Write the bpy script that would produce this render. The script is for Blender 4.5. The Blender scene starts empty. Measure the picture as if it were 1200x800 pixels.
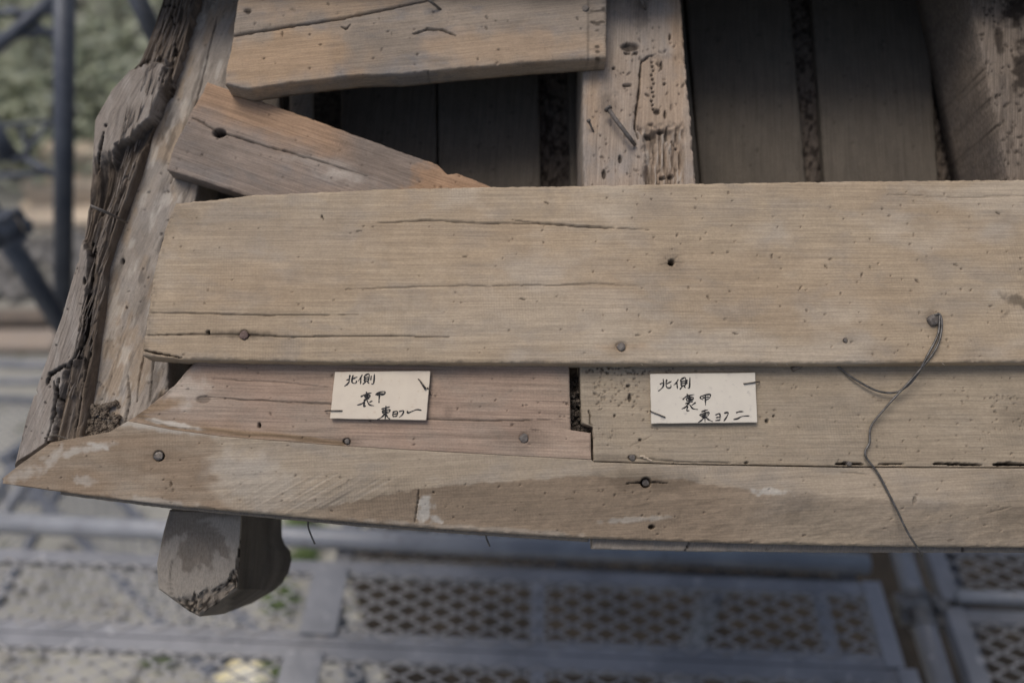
import bpy, math, random
import numpy as np
from mathutils import Vector, Matrix

random.seed(7)
rng = np.random.default_rng(11)
scene = bpy.context.scene
COL = scene.collection
R_ = math.radians

# ------------------------------------------------------------------ frames
PITCH = R_(46.0); SLOPE = R_(30.0)
FPX = 1200 * 28.0 / 36.0
DECK_Z = 2.60
CAM = np.array([0.0, 0.0, DECK_Z + 1.53])
RT = np.array([1.0, 0, 0]); UP = np.array([0, math.sin(PITCH), math.cos(PITCH)])
FW = np.array([0, math.cos(PITCH), -math.sin(PITCH)])
RO = CAM + FW * 0.75                                   # origin of the roof slope
EU = np.array([1.0, 0, 0]); EV = np.array([0, math.cos(SLOPE), math.sin(SLOPE)])
EN = np.array([0, -math.sin(SLOPE), math.cos(SLOPE)])
ROOF_ROT = Matrix(((EU[0], EV[0], EN[0]), (EU[1], EV[1], EN[1]), (EU[2], EV[2], EN[2]))).to_4x4()


def rays(px, py):
    px = np.asarray(px, float); py = np.asarray(py, float)
    return (FW + ((px - 600) / FPX)[..., None] * RT + ((400 - py) / FPX)[..., None] * UP)


def roof_uv(px, py, n=0.0):
    d = rays(px, py)
    t = (n - (CAM - RO) @ EN) / (d @ EN)
    p = CAM + d * t[..., None] - RO
    return p @ EU, p @ EV


def roof_pt(px, py, n=0.0):
    u, v = roof_uv(px, py, n)
    return np.array([float(u), float(v), n])


def at_z(px, py, z):
    d = rays(px, py)
    return CAM + d * ((z - CAM[2]) / d[2])


def at_depth(px, py, dep):
    return CAM + rays(px, py) * dep


# ------------------------------------------------------------------ noise
def _hash(ix, iy, seed):
    h = (ix.astype(np.int64) * 374761393 + iy.astype(np.int64) * 668265263 + seed * 1442695041) & 0xFFFFFFFF
    h = ((h ^ (h >> 13)) * 1274126177) & 0xFFFFFFFF
    return ((h ^ (h >> 16)) & 0xFFFF) / 65535.0


def vn(x, y, seed=0):
    x = np.asarray(x, float); y = np.asarray(y, float)
    ix = np.floor(x); iy = np.floor(y)
    fx = x - ix; fy = y - iy
    fx = fx * fx * fx * (fx * (fx * 6 - 15) + 10); fy = fy * fy * fy * (fy * (fy * 6 - 15) + 10)
    a = _hash(ix, iy, seed); b = _hash(ix + 1, iy, seed)
    c = _hash(ix, iy + 1, seed); d = _hash(ix + 1, iy + 1, seed)
    return (a + (b - a) * fx) * (1 - fy) + (c + (d - c) * fx) * fy


def fbm(x, y, seed=0, o=4):
    s = 0; a = 1; t = 0
    for k in range(o):
        s = s + a * vn(x * 2 ** k, y * 2 ** k, seed + 17 * k); t += a; a *= .5
    return s / t * 2 - 1


def sst(a, b, x):
    t = np.clip((x - a) / (b - a), 0, 1)
    return t * t * (3 - 2 * t)


def pdist(X, Y, pts):
    """distance to a polyline, and the fraction along it"""
    best = np.full(X.shape, 1e9); frac = np.zeros(X.shape)
    n = len(pts) - 1
    for i in range(n):
        ax, ay = pts[i][:2]; bx, by = pts[i + 1][:2]
        dx, dy = bx - ax, by - ay
        L = dx * dx + dy * dy + 1e-9
        t = np.clip(((X - ax) * dx + (Y - ay) * dy) / L, 0, 1)
        d = np.hypot(X - ax - t * dx, Y - ay - t * dy)
        m = d < best
        best = np.where(m, d, best); frac = np.where(m, (i + t) / n, frac)
    return best, frac


# ------------------------------------------------------------------ object helpers
def tag(o, label=None, cat=None, group=None, kind=None):
    if label: o['label'] = label
    if cat: o['category'] = cat
    if group: o['group'] = group
    if kind: o['kind'] = kind
    return o


def mesh_obj(name, verts, faces, mat, parent=None, matrix=None, smooth=False, recenter=True):
    verts = np.asarray(verts, float)
    c = np.zeros(3)
    if recenter and parent is None:
        c = verts.mean(0); verts = verts - c
    me = bpy.data.meshes.new(name)
    me.from_pydata([tuple(v) for v in verts], [], faces)
    me.update()
    if smooth: me.shade_smooth()
    me.materials.append(mat)
    o = bpy.data.objects.new(name, me); COL.objects.link(o)
    M = (matrix if matrix is not None else Matrix()) @ Matrix.Translation(Vector(c))
    if parent is not None:
        bpy.context.view_layer.update()
        o.parent = parent
        o.matrix_parent_inverse = parent.matrix_world.inverted()
        o.matrix_world = M
    else:
        o.matrix_world = M
    return o


ROOFM = Matrix.Translation(Vector(RO)) @ ROOF_ROT


class MB:
    def __init__(s): s.v = []; s.f = []
    def add(s, v, f):
        b = len(s.v); s.v += [tuple(map(float, p)) for p in v]
        s.f += [tuple(b + i for i in q) for q in f]; return s
    def hull(s, bot, top):
        """prism between two rings of the same length"""
        n = len(bot)
        s.add(list(bot) + list(top), [tuple(range(n - 1, -1, -1)), tuple(range(n, 2 * n))] +
              [(i, (i + 1) % n, n + (i + 1) % n, n + i) for i in range(n)]); return s
    def box(s, c, ax, ay, az):
        c, ax, ay, az = map(np.asarray, (c, ax, ay, az))
        b = [c - ax - ay - az, c + ax - ay - az, c + ax + ay - az, c - ax + ay - az]
        s.hull(b, [p + 2 * az for p in b]); return s
    def tube(s, pts, r, k=10, cap=True):
        pts = [np.asarray(p, float) for p in pts]
        rr = r if hasattr(r, '__len__') else [r] * len(pts)
        b = len(s.v); prev = None
        for i, p in enumerate(pts):
            t = pts[min(i + 1, len(pts) - 1)] - pts[max(i - 1, 0)]
            t = t / (np.linalg.norm(t) + 1e-12)
            if prev is None:
                a = np.array([0, 0, 1.0]) if abs(t[2]) < .9 else np.array([1.0, 0, 0])
                x = np.cross(t, a)
            else:
                x = prev - t * (prev @ t)
            x = x / np.linalg.norm(x); y = np.cross(t, x); prev = x
            for j in range(k):
                a = 2 * math.pi * j / k
                q = p + (x * math.cos(a) + y * math.sin(a)) * rr[i]
                s.v.append(tuple(map(float, q)))
        for i in range(len(pts) - 1):
            for j in range(k):
                s.f.append((b + i * k + j, b + i * k + (j + 1) % k, b + (i + 1) * k + (j + 1) % k, b + (i + 1) * k + j))
        if cap:
            s.f.append(tuple(b + j for j in range(k - 1, -1, -1)))
            e = b + (len(pts) - 1) * k
            s.f.append(tuple(e + j for j in range(k)))
        return s
    def obj(s, name, mat, parent=None, matrix=None, smooth=False):
        return mesh_obj(name, s.v, s.f, mat, parent, matrix, smooth)


def smooth_path(pts, m=8):
    """Catmull-Rom through the points"""
    P = [np.asarray(p, float) for p in pts]; P = [2 * P[0] - P[1]] + P + [2 * P[-1] - P[-2]]
    out = []
    for i in range(1, len(P) - 2):
        for k in range(m):
            t = k / m
            out.append(.5 * (2 * P[i] + (P[i + 1] - P[i - 1]) * t + (2 * P[i - 1] - 5 * P[i] + 4 * P[i + 1] - P[i + 2]) * t * t
                             + (3 * P[i] - P[i - 1] - 3 * P[i + 1] + P[i + 2]) * t ** 3))
    out.append(P[-2]); return out


def empty(name, loc):
    o = bpy.data.objects.new(name, None); o.location = Vector(loc); o.empty_display_size = .05
    COL.objects.link(o); return o


# ------------------------------------------------------------------ materials
class NT:
    def __init__(s, name):
        s.m = bpy.data.materials.new(name); s.m.use_nodes = True
        s.t = s.m.node_tree; s.n = s.t.nodes; s.l = s.t.links
        s.b = s.n['Principled BSDF']
    def node(s, typ, **kw):
        n = s.n.new(typ)
        for k, v in kw.items(): setattr(n, k, v)
        return n
    def put(s, sock, val):
        if hasattr(val, 'is_output'): s.l.new(val, sock)
        elif val is not None: sock.default_value = val
    def math(s, op, a, b=None, c=None, clamp=False):
        n = s.node('ShaderNodeMath', operation=op, use_clamp=clamp)
        for i, x in enumerate((a, b, c)):
            if x is not None: s.put(n.inputs[i], x)
        return n.outputs[0]
    def noise(s, vec, scale, detail=3, rough=.55, dist=0.0):
        n = s.node('ShaderNodeTexNoise'); s.l.new(vec, n.inputs['Vector'])
        n.inputs['Scale'].default_value = scale; n.inputs['Detail'].default_value = detail
        n.inputs['Roughness'].default_value = rough; n.inputs['Distortion'].default_value = dist
        return n.outputs['Fac']
    def ramp(s, fac, a, b, lo=0.0, hi=1.0):
        n = s.node('ShaderNodeMapRange', interpolation_type='SMOOTHSTEP'); s.l.new(fac, n.inputs['Value'])
        n.inputs['From Min'].default_value = a; n.inputs['From Max'].default_value = b
        n.inputs['To Min'].default_value = lo; n.inputs['To Max'].default_value = hi
        return n.outputs[0]
    def mix(s, fac, a, b, mode='MIX'):
        n = s.node('ShaderNodeMix', data_type='RGBA', blend_type=mode)
        s.put(n.inputs[0], fac); s.put(n.inputs[6], a); s.put(n.inputs[7], b)
        return n.outputs[2]
    def mapping(s, vec, scale=(1, 1, 1), rot=(0, 0, 0), loc=(0, 0, 0)):
        n = s.node('ShaderNodeMapping'); s.l.new(vec, n.inputs[0])
        n.inputs['Scale'].default_value = scale; n.inputs['Rotation'].default_value = rot; n.inputs['Location'].default_value = loc
        return n.outputs[0]


def c4(c): return (c[0], c[1], c[2], 1)


def wood(name, base, base2, grey, angle=0.0, seed=0.0, grey_amt=.45, ring=1.0, saw=.5, speck=.5, fibre=.5,
         warm=(.42, .24, .12), pale=(.58, .54, .48), dark=(.018, .013, .010), ring_scale=260, bump=.5):
    """angle = direction of the grain in the roof slope (degrees)"""
    w = NT(name)
    tc = w.node('ShaderNodeTexCoord').outputs['Object']
    v = w.mapping(tc, rot=(0, 0, -R_(angle)), loc=(seed * 1.7, seed * .9, seed * .3))
    lo = w.noise(w.mapping(v, (1, 2.2, 2)), 5.5, 3, .55)
    blot = w.noise(w.mapping(v, (1.5, 3.0, 3)), 11, 4, .6, .4)
    grain = w.noise(w.mapping(v, (5, 240, 240)), 3.0, 4, .6)
    finegrain = w.noise(w.mapping(v, (14, 800, 800)), 2.0, 2, .6)
    # growth rings drawn out along the board
    warp = w.noise(w.mapping(v, (1.3, 6, 6)), 2.0, 2, .45)
    sep = w.node('ShaderNodeSeparateXYZ'); w.l.new(v, sep.inputs[0])
    ph = w.math('ADD', w.math('MULTIPLY', sep.outputs[1], float(ring_scale) * 2.2), w.math('MULTIPLY', warp, 46.0))
    rings = w.ramp(w.math('SINE', ph), -.2, 1.0)
    ringmask = w.ramp(w.noise(w.mapping(v, (2, 5, 5)), 4, 2), .42, .66)
    rings = w.math('MULTIPLY', rings, ringmask)
    # saw marks across the grain
    sx = w.math('ADD', w.math('MULTIPLY', sep.outputs[0], 2400.0), w.math('MULTIPLY', sep.outputs[1], 130.0))
    sx = w.math('ADD', sx, w.math('MULTIPLY', w.noise(w.mapping(v, (30, 8, 8)), 3, 2), 9.0))
    sawm = w.math('MULTIPLY', w.ramp(w.math('SINE', sx), 0, 1.0), w.ramp(w.noise(v, 14, 3), .45, .7))
    col = w.mix(w.ramp(lo, .35, .65), c4(base), c4(base2))
    col = w.mix(w.math('MULTIPLY', w.ramp(blot, .44, .68), grey_amt), col, c4(grey))
    k = w.ramp(grain, .3, .7, 1.0 - .34 * fibre, 1.0 + .22 * fibre)
    k = w.math('MULTIPLY', k, w.ramp(finegrain, .3, .7, 1 - .12 * fibre, 1 + .10 * fibre))
    k = w.math('MULTIPLY', k, w.math('SUBTRACT', 1.0, w.math('MULTIPLY', rings, .20 * ring)))
    k = w.math('MULTIPLY', k, w.math('SUBTRACT', 1.0, w.math('MULTIPLY', sawm, .10 * saw)))
    k = w.math('MULTIPLY', k, w.ramp(w.noise(w.mapping(v, (1, 1.5, 1.5)), 420, 3, .6), .3, .7, .91, 1.08))
    k = w.math('MULTIPLY', k, w.ramp(w.noise(v, 60, 3, .6), .3, .7, .95, 1.05))
    hs = w.node('ShaderNodeCombineColor')
    for i in range(3): w.l.new(k, hs.inputs[i])
    col = w.mix(1.0, col, hs.outputs[0], 'MULTIPLY')
    # dirt specks
    sp = w.noise(w.mapping(v, (1, 2.4, 2)), 210, 2, .5)
    spm = w.math('MULTIPLY', w.ramp(sp, .66, .76), w.ramp(w.noise(v, 17, 3), .40, .62))
    fl = w.noise(w.mapping(v, (1, 3.0, 2)), 85, 2, .45)
    flm = w.math('MULTIPLY', w.ramp(fl, .70, .76), w.ramp(w.noise(v, 9, 2), .45, .6))
    # worn masks stored on the surface
    at = w.node('ShaderNodeAttribute', attribute_name='Wear')
    sc = w.node('ShaderNodeSeparateColor'); w.l.new(at.outputs['Color'], sc.inputs[0])
    col = w.mix(sc.outputs[2], col, w.mix(1.0, c4(warm), hs.outputs[0], 'MULTIPLY'))
    col = w.mix(sc.outputs[1], col, w.mix(.6, c4(pale), hs.outputs[0], 'MULTIPLY'))
    col = w.mix(w.math('MULTIPLY', spm, .75 * speck), col, (.06, .042, .028, 1))
    col = w.mix(w.math('MULTIPLY', flm, .8 * speck), col, (.07, .045, .03, 1))
    col = w.mix(sc.outputs[0], col, c4(dark))
    w.l.new(col, w.b.inputs['Base Color'])
    w.b.inputs['Roughness'].default_value = .82
    w.b.inputs['Specular IOR Level'].default_value = .22
    h = w.math('ADD', w.math('MULTIPLY', grain, .9), w.math('MULTIPLY', finegrain, .3))
    h = w.math('SUBTRACT', h, w.math('MULTIPLY', sawm, .35 * saw))
    h = w.math('SUBTRACT', h, w.math('MULTIPLY', rings, .25 * ring))
    h = w.math('SUBTRACT', h, w.math('MULTIPLY', spm, .5))
    bp = w.node('ShaderNodeBump'); w.l.new(h, bp.inputs['Height'])
    bp.inputs['Strength'].default_value = bump; bp.inputs['Distance'].default_value = .0007
    w.l.new(bp.outputs[0], w.b.inputs['Normal'])
    return w.m


def rough_mat(name, a, b, scale=20, rough=.8, metal=0.0, bump=.3, dist=.002, c=None, cfac=(.6, .75), spec=.3, coord='Object'):
    w = NT(name)
    tc = w.node('ShaderNodeTexCoord').outputs[coord]
    n1 = w.noise(tc, scale, 5, .6); n2 = w.noise(tc, scale * 4.3, 3, .6)
    col = w.mix(w.ramp(n1, .35, .65), c4(a), c4(b))
    if c is not None: col = w.mix(w.ramp(n2, cfac[0], cfac[1]), col, c4(c))
    w.l.new(col, w.b.inputs['Base Color'])
    w.b.inputs['Roughness'].default_value = rough; w.b.inputs['Metallic'].default_value = metal
    w.b.inputs['Specular IOR Level'].default_value = spec
    bp = w.node('ShaderNodeBump'); w.l.new(w.math('ADD', n1, n2), bp.inputs['Height'])
    bp.inputs['Strength'].default_value = bump; bp.inputs['Distance'].default_value = dist
    w.l.new(bp.outputs[0], w.b.inputs['Normal'])
    return w.m


TAN = (.36, .275, .185); TAN2 = (.41, .32, .225); GREY = (.255, .235, .215)
M = {}
M['plank'] = wood('weathered_tan_wood', (.38, .299, .211), (.415, .335, .242), (.315, .27, .22), 0, 1.3, .6, .25, .8, .12, .5, warm=(.44, .305, .185), bump=.12)
M['pinkboard'] = wood('pinkish_cedar', (.35, .258, .20), (.385, .298, .232), (.275, .24, .20), -1.5, 4.1, .4, .9, .5, .35, .6, warm=(.27, .19, .12), bump=.18)
M['dullboard'] = wood('dull_tan_wood', (.335, .276, .205), (.36, .30, .225), (.285, .25, .205), 0, 7.7, .35, .35, .7, .45, .5, bump=.18)
M['edge'] = wood('eave_edge_wood', (.345, .286, .215), (.39, .325, .25), (.265, .24, .21), 3, 2.2, .5, .45, .9, .5, .45, warm=(.295, .225, .16), pale=(.52, .49, .44), bump=.2)
M['hip'] = wood('grey_hip_wood', (.31, .27, .23), (.345, .305, .26), (.265, .25, .235), 72, 3.4, .6, .3, .3, .8, .4, warm=(.35, .27, .19))
M['rot'] = wood('rotten_wood', (.25, .215, .185), (.22, .185, .155), (.23, .21, .195), 72, 9.0, .5, .2, .0, .8, .6, pale=(.33, .30, .27), bump=.8, warm=(.165, .125, .09))
M['grey_plank'] = wood('grey_brown_plank', (.245, .205, .175), (.28, .225, .185), (.20, .185, .175), -20, 5.2, .6, .7, .8, .5, .6, warm=(.40, .255, .155))
M['upper'] = wood('upper_plank_wood', (.285, .24, .195), (.325, .27, .215), (.215, .205, .20), 7, 6.1, .85, .45, .6, .6, .45, warm=(.41, .29, .185))
M['rafter'] = wood('old_rafter_wood', (.33, .28, .235), (.37, .30, .24), (.28, .26, .245), 86, 8.3, .6, .3, .0, .8, .55, warm=(.40, .28, .18))
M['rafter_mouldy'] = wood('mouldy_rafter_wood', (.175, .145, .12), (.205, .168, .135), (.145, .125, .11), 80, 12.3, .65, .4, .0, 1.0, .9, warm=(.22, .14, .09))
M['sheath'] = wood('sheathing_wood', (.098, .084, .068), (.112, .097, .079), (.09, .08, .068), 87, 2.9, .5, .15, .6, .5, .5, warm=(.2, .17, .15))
M['block'] = wood('bracket_wood', (.265, .228, .188), (.30, .257, .212), (.20, .183, .165), 88, 5.9, .5, .2, .0, .5, .5, pale=(.37, .34, .30), bump=.5)
M['cut'] = wood('sunlit_new_lumber', (.66, .55, .42), (.72, .61, .48), (.58, .50, .40), 0, 1.1, .3, .6, .2, .2, .4)  # extra pale: outdoor sunlight put into the wood colour
M['rubble'] = rough_mat('dry_dirt', (.06, .048, .038), (.16, .135, .11), 120, .95, 0, 1.0, .004, c=(.02, .015, .01), cfac=(.5, .6))
M['nail'] = rough_mat('dull_iron', (.20, .185, .172), (.13, .118, .11), 300, .7, .4, .4, .0005, c=(.12, .07, .045), cfac=(.58, .7))
M['rustnail'] = rough_mat('rusty_iron', (.20, .145, .13), (.12, .085, .075), 300, .75, .2, .4, .0005, c=(.05, .03, .025), cfac=(.55, .7))
M['wire'] = rough_mat('wire_steel', (.17, .165, .16), (.10, .095, .09), 200, .5, .7, .2, .0003)
M['staple'] = rough_mat('staple_steel', (.13, .12, .115), (.075, .068, .06), 400, .4, .8, .2, .0003)
M['tag'] = rough_mat('tag_board', (.68, .61, .505), (.64, .57, .475), 38, .8, 0, .25, .0004, c=(.54, .43, .31), cfac=(.58, .85))
M['tag2'] = rough_mat('tag_board_white', (.66, .62, .54), (.62, .58, .51), 38, .8, 0, .25, .0004, c=(.47, .44, .40), cfac=(.58, .82))
M['ink'] = rough_mat('black_ink', (.012, .012, .014), (.02, .02, .024), 200, .6, 0, .1, .0002)
M['galv'] = rough_mat('galvanised_steel', (.20, .21, .232), (.27, .28, .305), 9, .15, .002, c=(.34, .35, .37), cfac=(.60, .72))
M['pipe'] = rough_mat('lit_zinc_pipe', (.28, .295, .325), (.36, .375, .405), 9, .45, .2, .15, .002, c=(.2, .19, .18), cfac=(.6, .75))  # lighter copy of the steel, stronger light put into its colour
M['galvdark'] = rough_mat('dark_painted_steel', (.085, .097, .125), (.125, .138, .165), 14, .5, .3, .15, .002)
M['meshsteel'] = rough_mat('expanded_steel', (.25, .253, .262), (.33, .33, .335), 10, .6, .1, .15, .002, c=(.22, .20, .18), cfac=(.58, .72))
M['coupler'] = rough_mat('coupler_steel', (.16, .165, .17), (.24, .235, .23), 40, .55, .4, .3, .002, c=(.2, .13, .08), cfac=(.62, .75))
M['shaded_ground'] = rough_mat('painted_shade_ground', (.018, .015, .012), (.034, .028, .021), 3, .95, 0, .8, .03, c=(.06, .05, .037), cfac=(.58, .7))
M['gravel'] = rough_mat('pale_ground', (.40, .39, .345), (.29, .285, .255), 1.7, .95, 0, .8, .03, c=(.16, .165, .11), cfac=(.60, .72))
M['leaf'] = rough_mat('sunlit_leaf_green', (.27, .30, .19), (.40, .42, .31), 3, .5, 0, .1, .001, c=(.62, .63, .58), cfac=(.58, .7), spec=.4)  # leaf tones and flecks lightened: sunlit haze put into the colour
M['weed'] = rough_mat('weed_green', (.10, .15, .05), (.15, .20, .075), 9, .5, 0, .1, .001)
M['bark'] = rough_mat('bark', (.10, .085, .07), (.16, .14, .12), 30, .9, 0, .8, .006)
M['sun_patch'] = rough_mat('pale_yellow_sunlight', (.86, .74, .38), (.90, .86, .72), 6, .6, 0, .3, .01)


# ------------------------------------------------------------------ a carved board
def poly_at(pts, axis, q):
    p = sorted(pts, key=lambda a: a[axis])
    return np.interp(q, [a[axis] for a in p], [a[1 - axis] for a in p])


class Board:
    """A solid board on the roof slope: a dense carved top, real sides and a back."""
    def __init__(s, bottom, top, left, right, n0, thick, step=1.25, vertical=False):
        s.n0 = n0; s.thick = thick
        ext = lambda P, ax: max(a[ax] for a in P) - min(a[ax] for a in P)
        nx = int(max(ext(bottom, 0), ext(top, 0)) / step) + 2
        ny = int(max(ext(left, 1), ext(right, 1)) / step) + 2
        def res(P, ax, n):
            a = np.array([p[:2] for p in P], float)
            q = np.linspace(a[0, ax], a[-1, ax], n)
            key = a[:, ax] if a[-1, ax] >= a[0, ax] else -a[:, ax]
            key = np.maximum.accumulate(key + np.arange(len(a)) * 1e-6)
            qq = q if a[-1, ax] >= a[0, ax] else -q
            o = np.zeros((n, 2)); o[:, ax] = q; o[:, 1 - ax] = np.interp(qq, key, a[:, 1 - ax]); return o
        B = res(bottom, 0, nx); T = res(top, 0, nx)
        L = res(left, 1, ny); Rr = res(right, 1, ny)      # both from the bottom upwards
        a = np.linspace(0, 1, nx)[None, :, None]; b = np.linspace(0, 1, ny)[:, None, None]
        P = (1 - b) * B[None] + b * T[None] + (1 - a) * L[:, None] + a * Rr[:, None] \
            - ((1 - a) * (1 - b) * B[0] + a * (1 - b) * B[-1] + (1 - a) * b * T[0] + a * b * T[-1])
        s.X = P[..., 0]; s.Y = P[..., 1]
        s.nx, s.ny = nx, ny
        s.H = np.zeros_like(s.X); s.W = np.zeros(s.X.shape + (3,))
        la, lb = (9, 26) if vertical else (26, 9)
        s.jx = 1.5 * fbm(s.X / la, s.Y / lb, 5, 4); s.jy = 1.5 * fbm(s.X / la, s.Y / lb, 9, 4)
        s.cd = 1.0
        i = np.arange(nx)[None, :]; j = np.arange(ny)[:, None]
        s.dl = np.broadcast_to(i * step, s.X.shape); s.dr = np.broadcast_to((nx - 1 - i) * step, s.X.shape)
        s.db = np.broadcast_to(j * step, s.X.shape); s.dt = np.broadcast_to((ny - 1 - j) * step, s.X.shape)
        s.edge = np.minimum(np.minimum(s.dl, s.dr), np.minimum(s.db, s.dt))
    def wear(s, ch, m):
        s.W[..., ch] = np.clip(np.maximum(s.W[..., ch], m), 0, 1); return s
    def undul(s, amp, lx, ly, seed):
        s.H += amp * fbm(s.X / lx, s.Y / ly, seed, 4); return s
    def round(s, r_px, amp, rough=.6, seed=3, sides='lrbt'):
        e = np.minimum.reduce([{'l': s.dl, 'r': s.dr, 'b': s.db, 't': s.dt}[k] for k in sides])
        e = e + rough * r_px * fbm(s.X / 6, s.Y / 6, seed, 3)
        t = np.clip(1 - e / r_px, 0, 1.4); s.H -= amp * t * t; return s
    def crack(s, pts, w=1.4, depth=.004, dark=.9, jit=1.0, stain=0.0):
        d, f = pdist(s.X + s.jx * jit, s.Y + s.jy * jit, pts)
        ww = w * (.25 + .75 * np.sin(np.pi * np.clip(f * .9 + .08, 0, 1))) * (.45 + .9 * vn(f * 31, f * 0 + w, 3))
        m = (1 - sst(ww * .3, ww * .42 + .6, d)) * (.35 + .65 * sst(.1, .5, ww / w))
        s.H -= depth * m * s.cd
        if w > 1.6: s.wear(0, m * dark)
        else: s.wear(0, m * dark * .85)
        if stain: s.wear(0, stain * np.exp(-(d / (w * 4)) ** 2))
        return s
    def hole(s, x, y, r, depth=.012, dark=1.0, sx=1.0, sy=1.0, halo=0.0, hr=3.0):
        d = np.hypot((s.X - x + s.jx * .3) / sx, (s.Y - y + s.jy * .3) / sy)
        m = 1 - sst(r * .7, r * 1.15, d); s.H -= depth * m * s.cd; s.wear(0, m * dark)
        if halo: s.wear(0, halo * np.exp(-(d / (r * hr)) ** 2) * (.6 + .6 * vn(s.X / 5, s.Y / 2, 8)))
        return s
    def blotch(s, ch, x, y, rx, ry, amt, soft=.35, seed=1, ang=0.0, rag=.5, sc=12):
        ca, sa = math.cos(R_(ang)), math.sin(R_(ang))
        dx = (s.X - x) * ca + (s.Y - y) * sa; dy = -(s.X - x) * sa + (s.Y - y) * ca
        d = np.hypot(dx / rx, dy / ry) + rag * fbm(s.X / sc, s.Y / sc, seed, 4)
        s.wear(ch, amt * (1 - sst(1 - soft, 1 + soft, d))); return s
    def specks(s, n, box, r=(.6, 1.6), dark=.85, seed=0, depth=.0015, stretch=1.0):
        g = random.Random(seed)
        for _ in range(n):
            x = g.uniform(box[0], box[2]); y = g.uniform(box[1], box[3]); rr = g.uniform(*r)
            a = g.uniform(0, 3.14); sx = g.uniform(1, 2.2) * stretch
            R = 4 * rr * sx
            jj, ii = np.where((abs(s.X - x) < R) & (abs(s.Y - y) < R))
            if len(jj) == 0: continue
            dx = s.X[jj, ii] - x; dy = s.Y[jj, ii] - y
            d = np.hypot((dx * math.cos(a) + dy * math.sin(a)) / sx, -dx * math.sin(a) + dy * math.cos(a))
            m = 1 - sst(rr * .5, rr * 1.4, d)
            s.H[jj, ii] -= depth * m
            s.W[jj, ii, 0] = np.maximum(s.W[jj, ii, 0], m * dark * g.uniform(.5, 1))
        return s
    def build(s, name, mat, label, cat, group=None, taper=.0, rings=5, side_rough=.0008):
        u, v = roof_uv(s.X, s.Y, s.n0)
        n = s.n0 + s.H
        V = np.stack([u, v, n], -1)
        nx, ny = s.nx, s.ny
        idx = np.arange(nx * ny).reshape(ny, nx)
        q = np.stack([idx[:-1, :-1], idx[:-1, 1:], idx[1:, 1:], idx[1:, :-1]], -1).reshape(-1, 4)
        loop = np.concatenate([idx[0, :-1], idx[:-1, -1], idx[-1, :0:-1], idx[:0:-1, 0]])
        Vf = V.reshape(-1, 3); Wf = s.W.reshape(-1, 3)
        base = Vf[loop]; nl = len(loop)
        cen = base[:, :2].mean(0)
        allv = [Vf]; allw = [Wf]; faces = [q]; prev = loop; off = nx * ny
        botn = s.n0 - s.thick
        for k in range(1, rings + 1):
            t = k / rings
            ring = base.copy()
            ring[:, 2] = base[:, 2] * (1 - t) + botn * t
            amp = side_rough * (1 if 0 < t < 1 else .4)
            w1 = fbm(base[:, 0] * 160 + t * 7, base[:, 1] * 160 - t * 5, 41 + k, 3) * amp
            w2 = fbm(base[:, 0] * 160 + t * 7, base[:, 1] * 160 - t * 5, 61 + k, 3) * amp
            ring[:, 0] += w1; ring[:, 1] += w2
            if taper: ring[:, :2] += (cen - ring[:, :2]) * taper * t
            allv.append(ring); allw.append(Wf[loop] * (.6 if k < 2 else .35))
            cur = np.arange(off, off + nl); off += nl
            faces.append(np.stack([prev, cur, np.roll(cur, -1), np.roll(prev, -1)], -1)); prev = cur
        quads = np.concatenate(faces)
        # back: strips between the two long edges
        bi = prev[:nx]; ri = prev[nx - 1:nx - 1 + ny]
        ti = prev[nx - 1 + ny - 1: nx - 1 + ny - 1 + nx][::-1]
        tail = list(prev[nx - 1 + ny - 1 + nx - 1:]) + [prev[0]]
        back = [(int(bi[i]), int(ti[i]), int(ti[i + 1]), int(bi[i + 1])) for i in range(1, nx - 2)]
        back.append(tuple(int(a) for a in [bi[0]] + list(tail[::-1][1:-1]) + [ti[0], ti[1], bi[1]]))
        back.append(tuple(int(a) for a in [bi[nx - 2], ti[nx - 2]] + list(ri[::-1])))
        Va = np.concatenate(allv); Wa = np.concatenate(allw)
        c = np.array([(Va[:, 0].min() + Va[:, 0].max()) / 2, (Va[:, 1].min() + Va[:, 1].max()) / 2, s.n0])
        me = bpy.data.meshes.new(name)
        me.from_pydata((Va - c).tolist(), [], quads.tolist() + back)
        me.update(); me.shade_smooth()
        at = me.attributes.new('Wear', 'FLOAT_COLOR', 'POINT')
        at.data.foreach_set('color', np.concatenate([Wa, np.ones((len(Wa), 1))], 1).astype(np.float32).ravel())
        me.materials.append(mat)
        o = bpy.data.objects.new(name, me); COL.objects.link(o)
        o.matrix_world = ROOFM @ Matrix.Translation(Vector(c))
        tag(o, label, cat, group)
        s.o = o; return o
    def height(s, x, y):
        k = np.argmin((s.X - x) ** 2 + (s.Y - y) ** 2)
        return s.n0 + s.H.ravel()[k]


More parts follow.
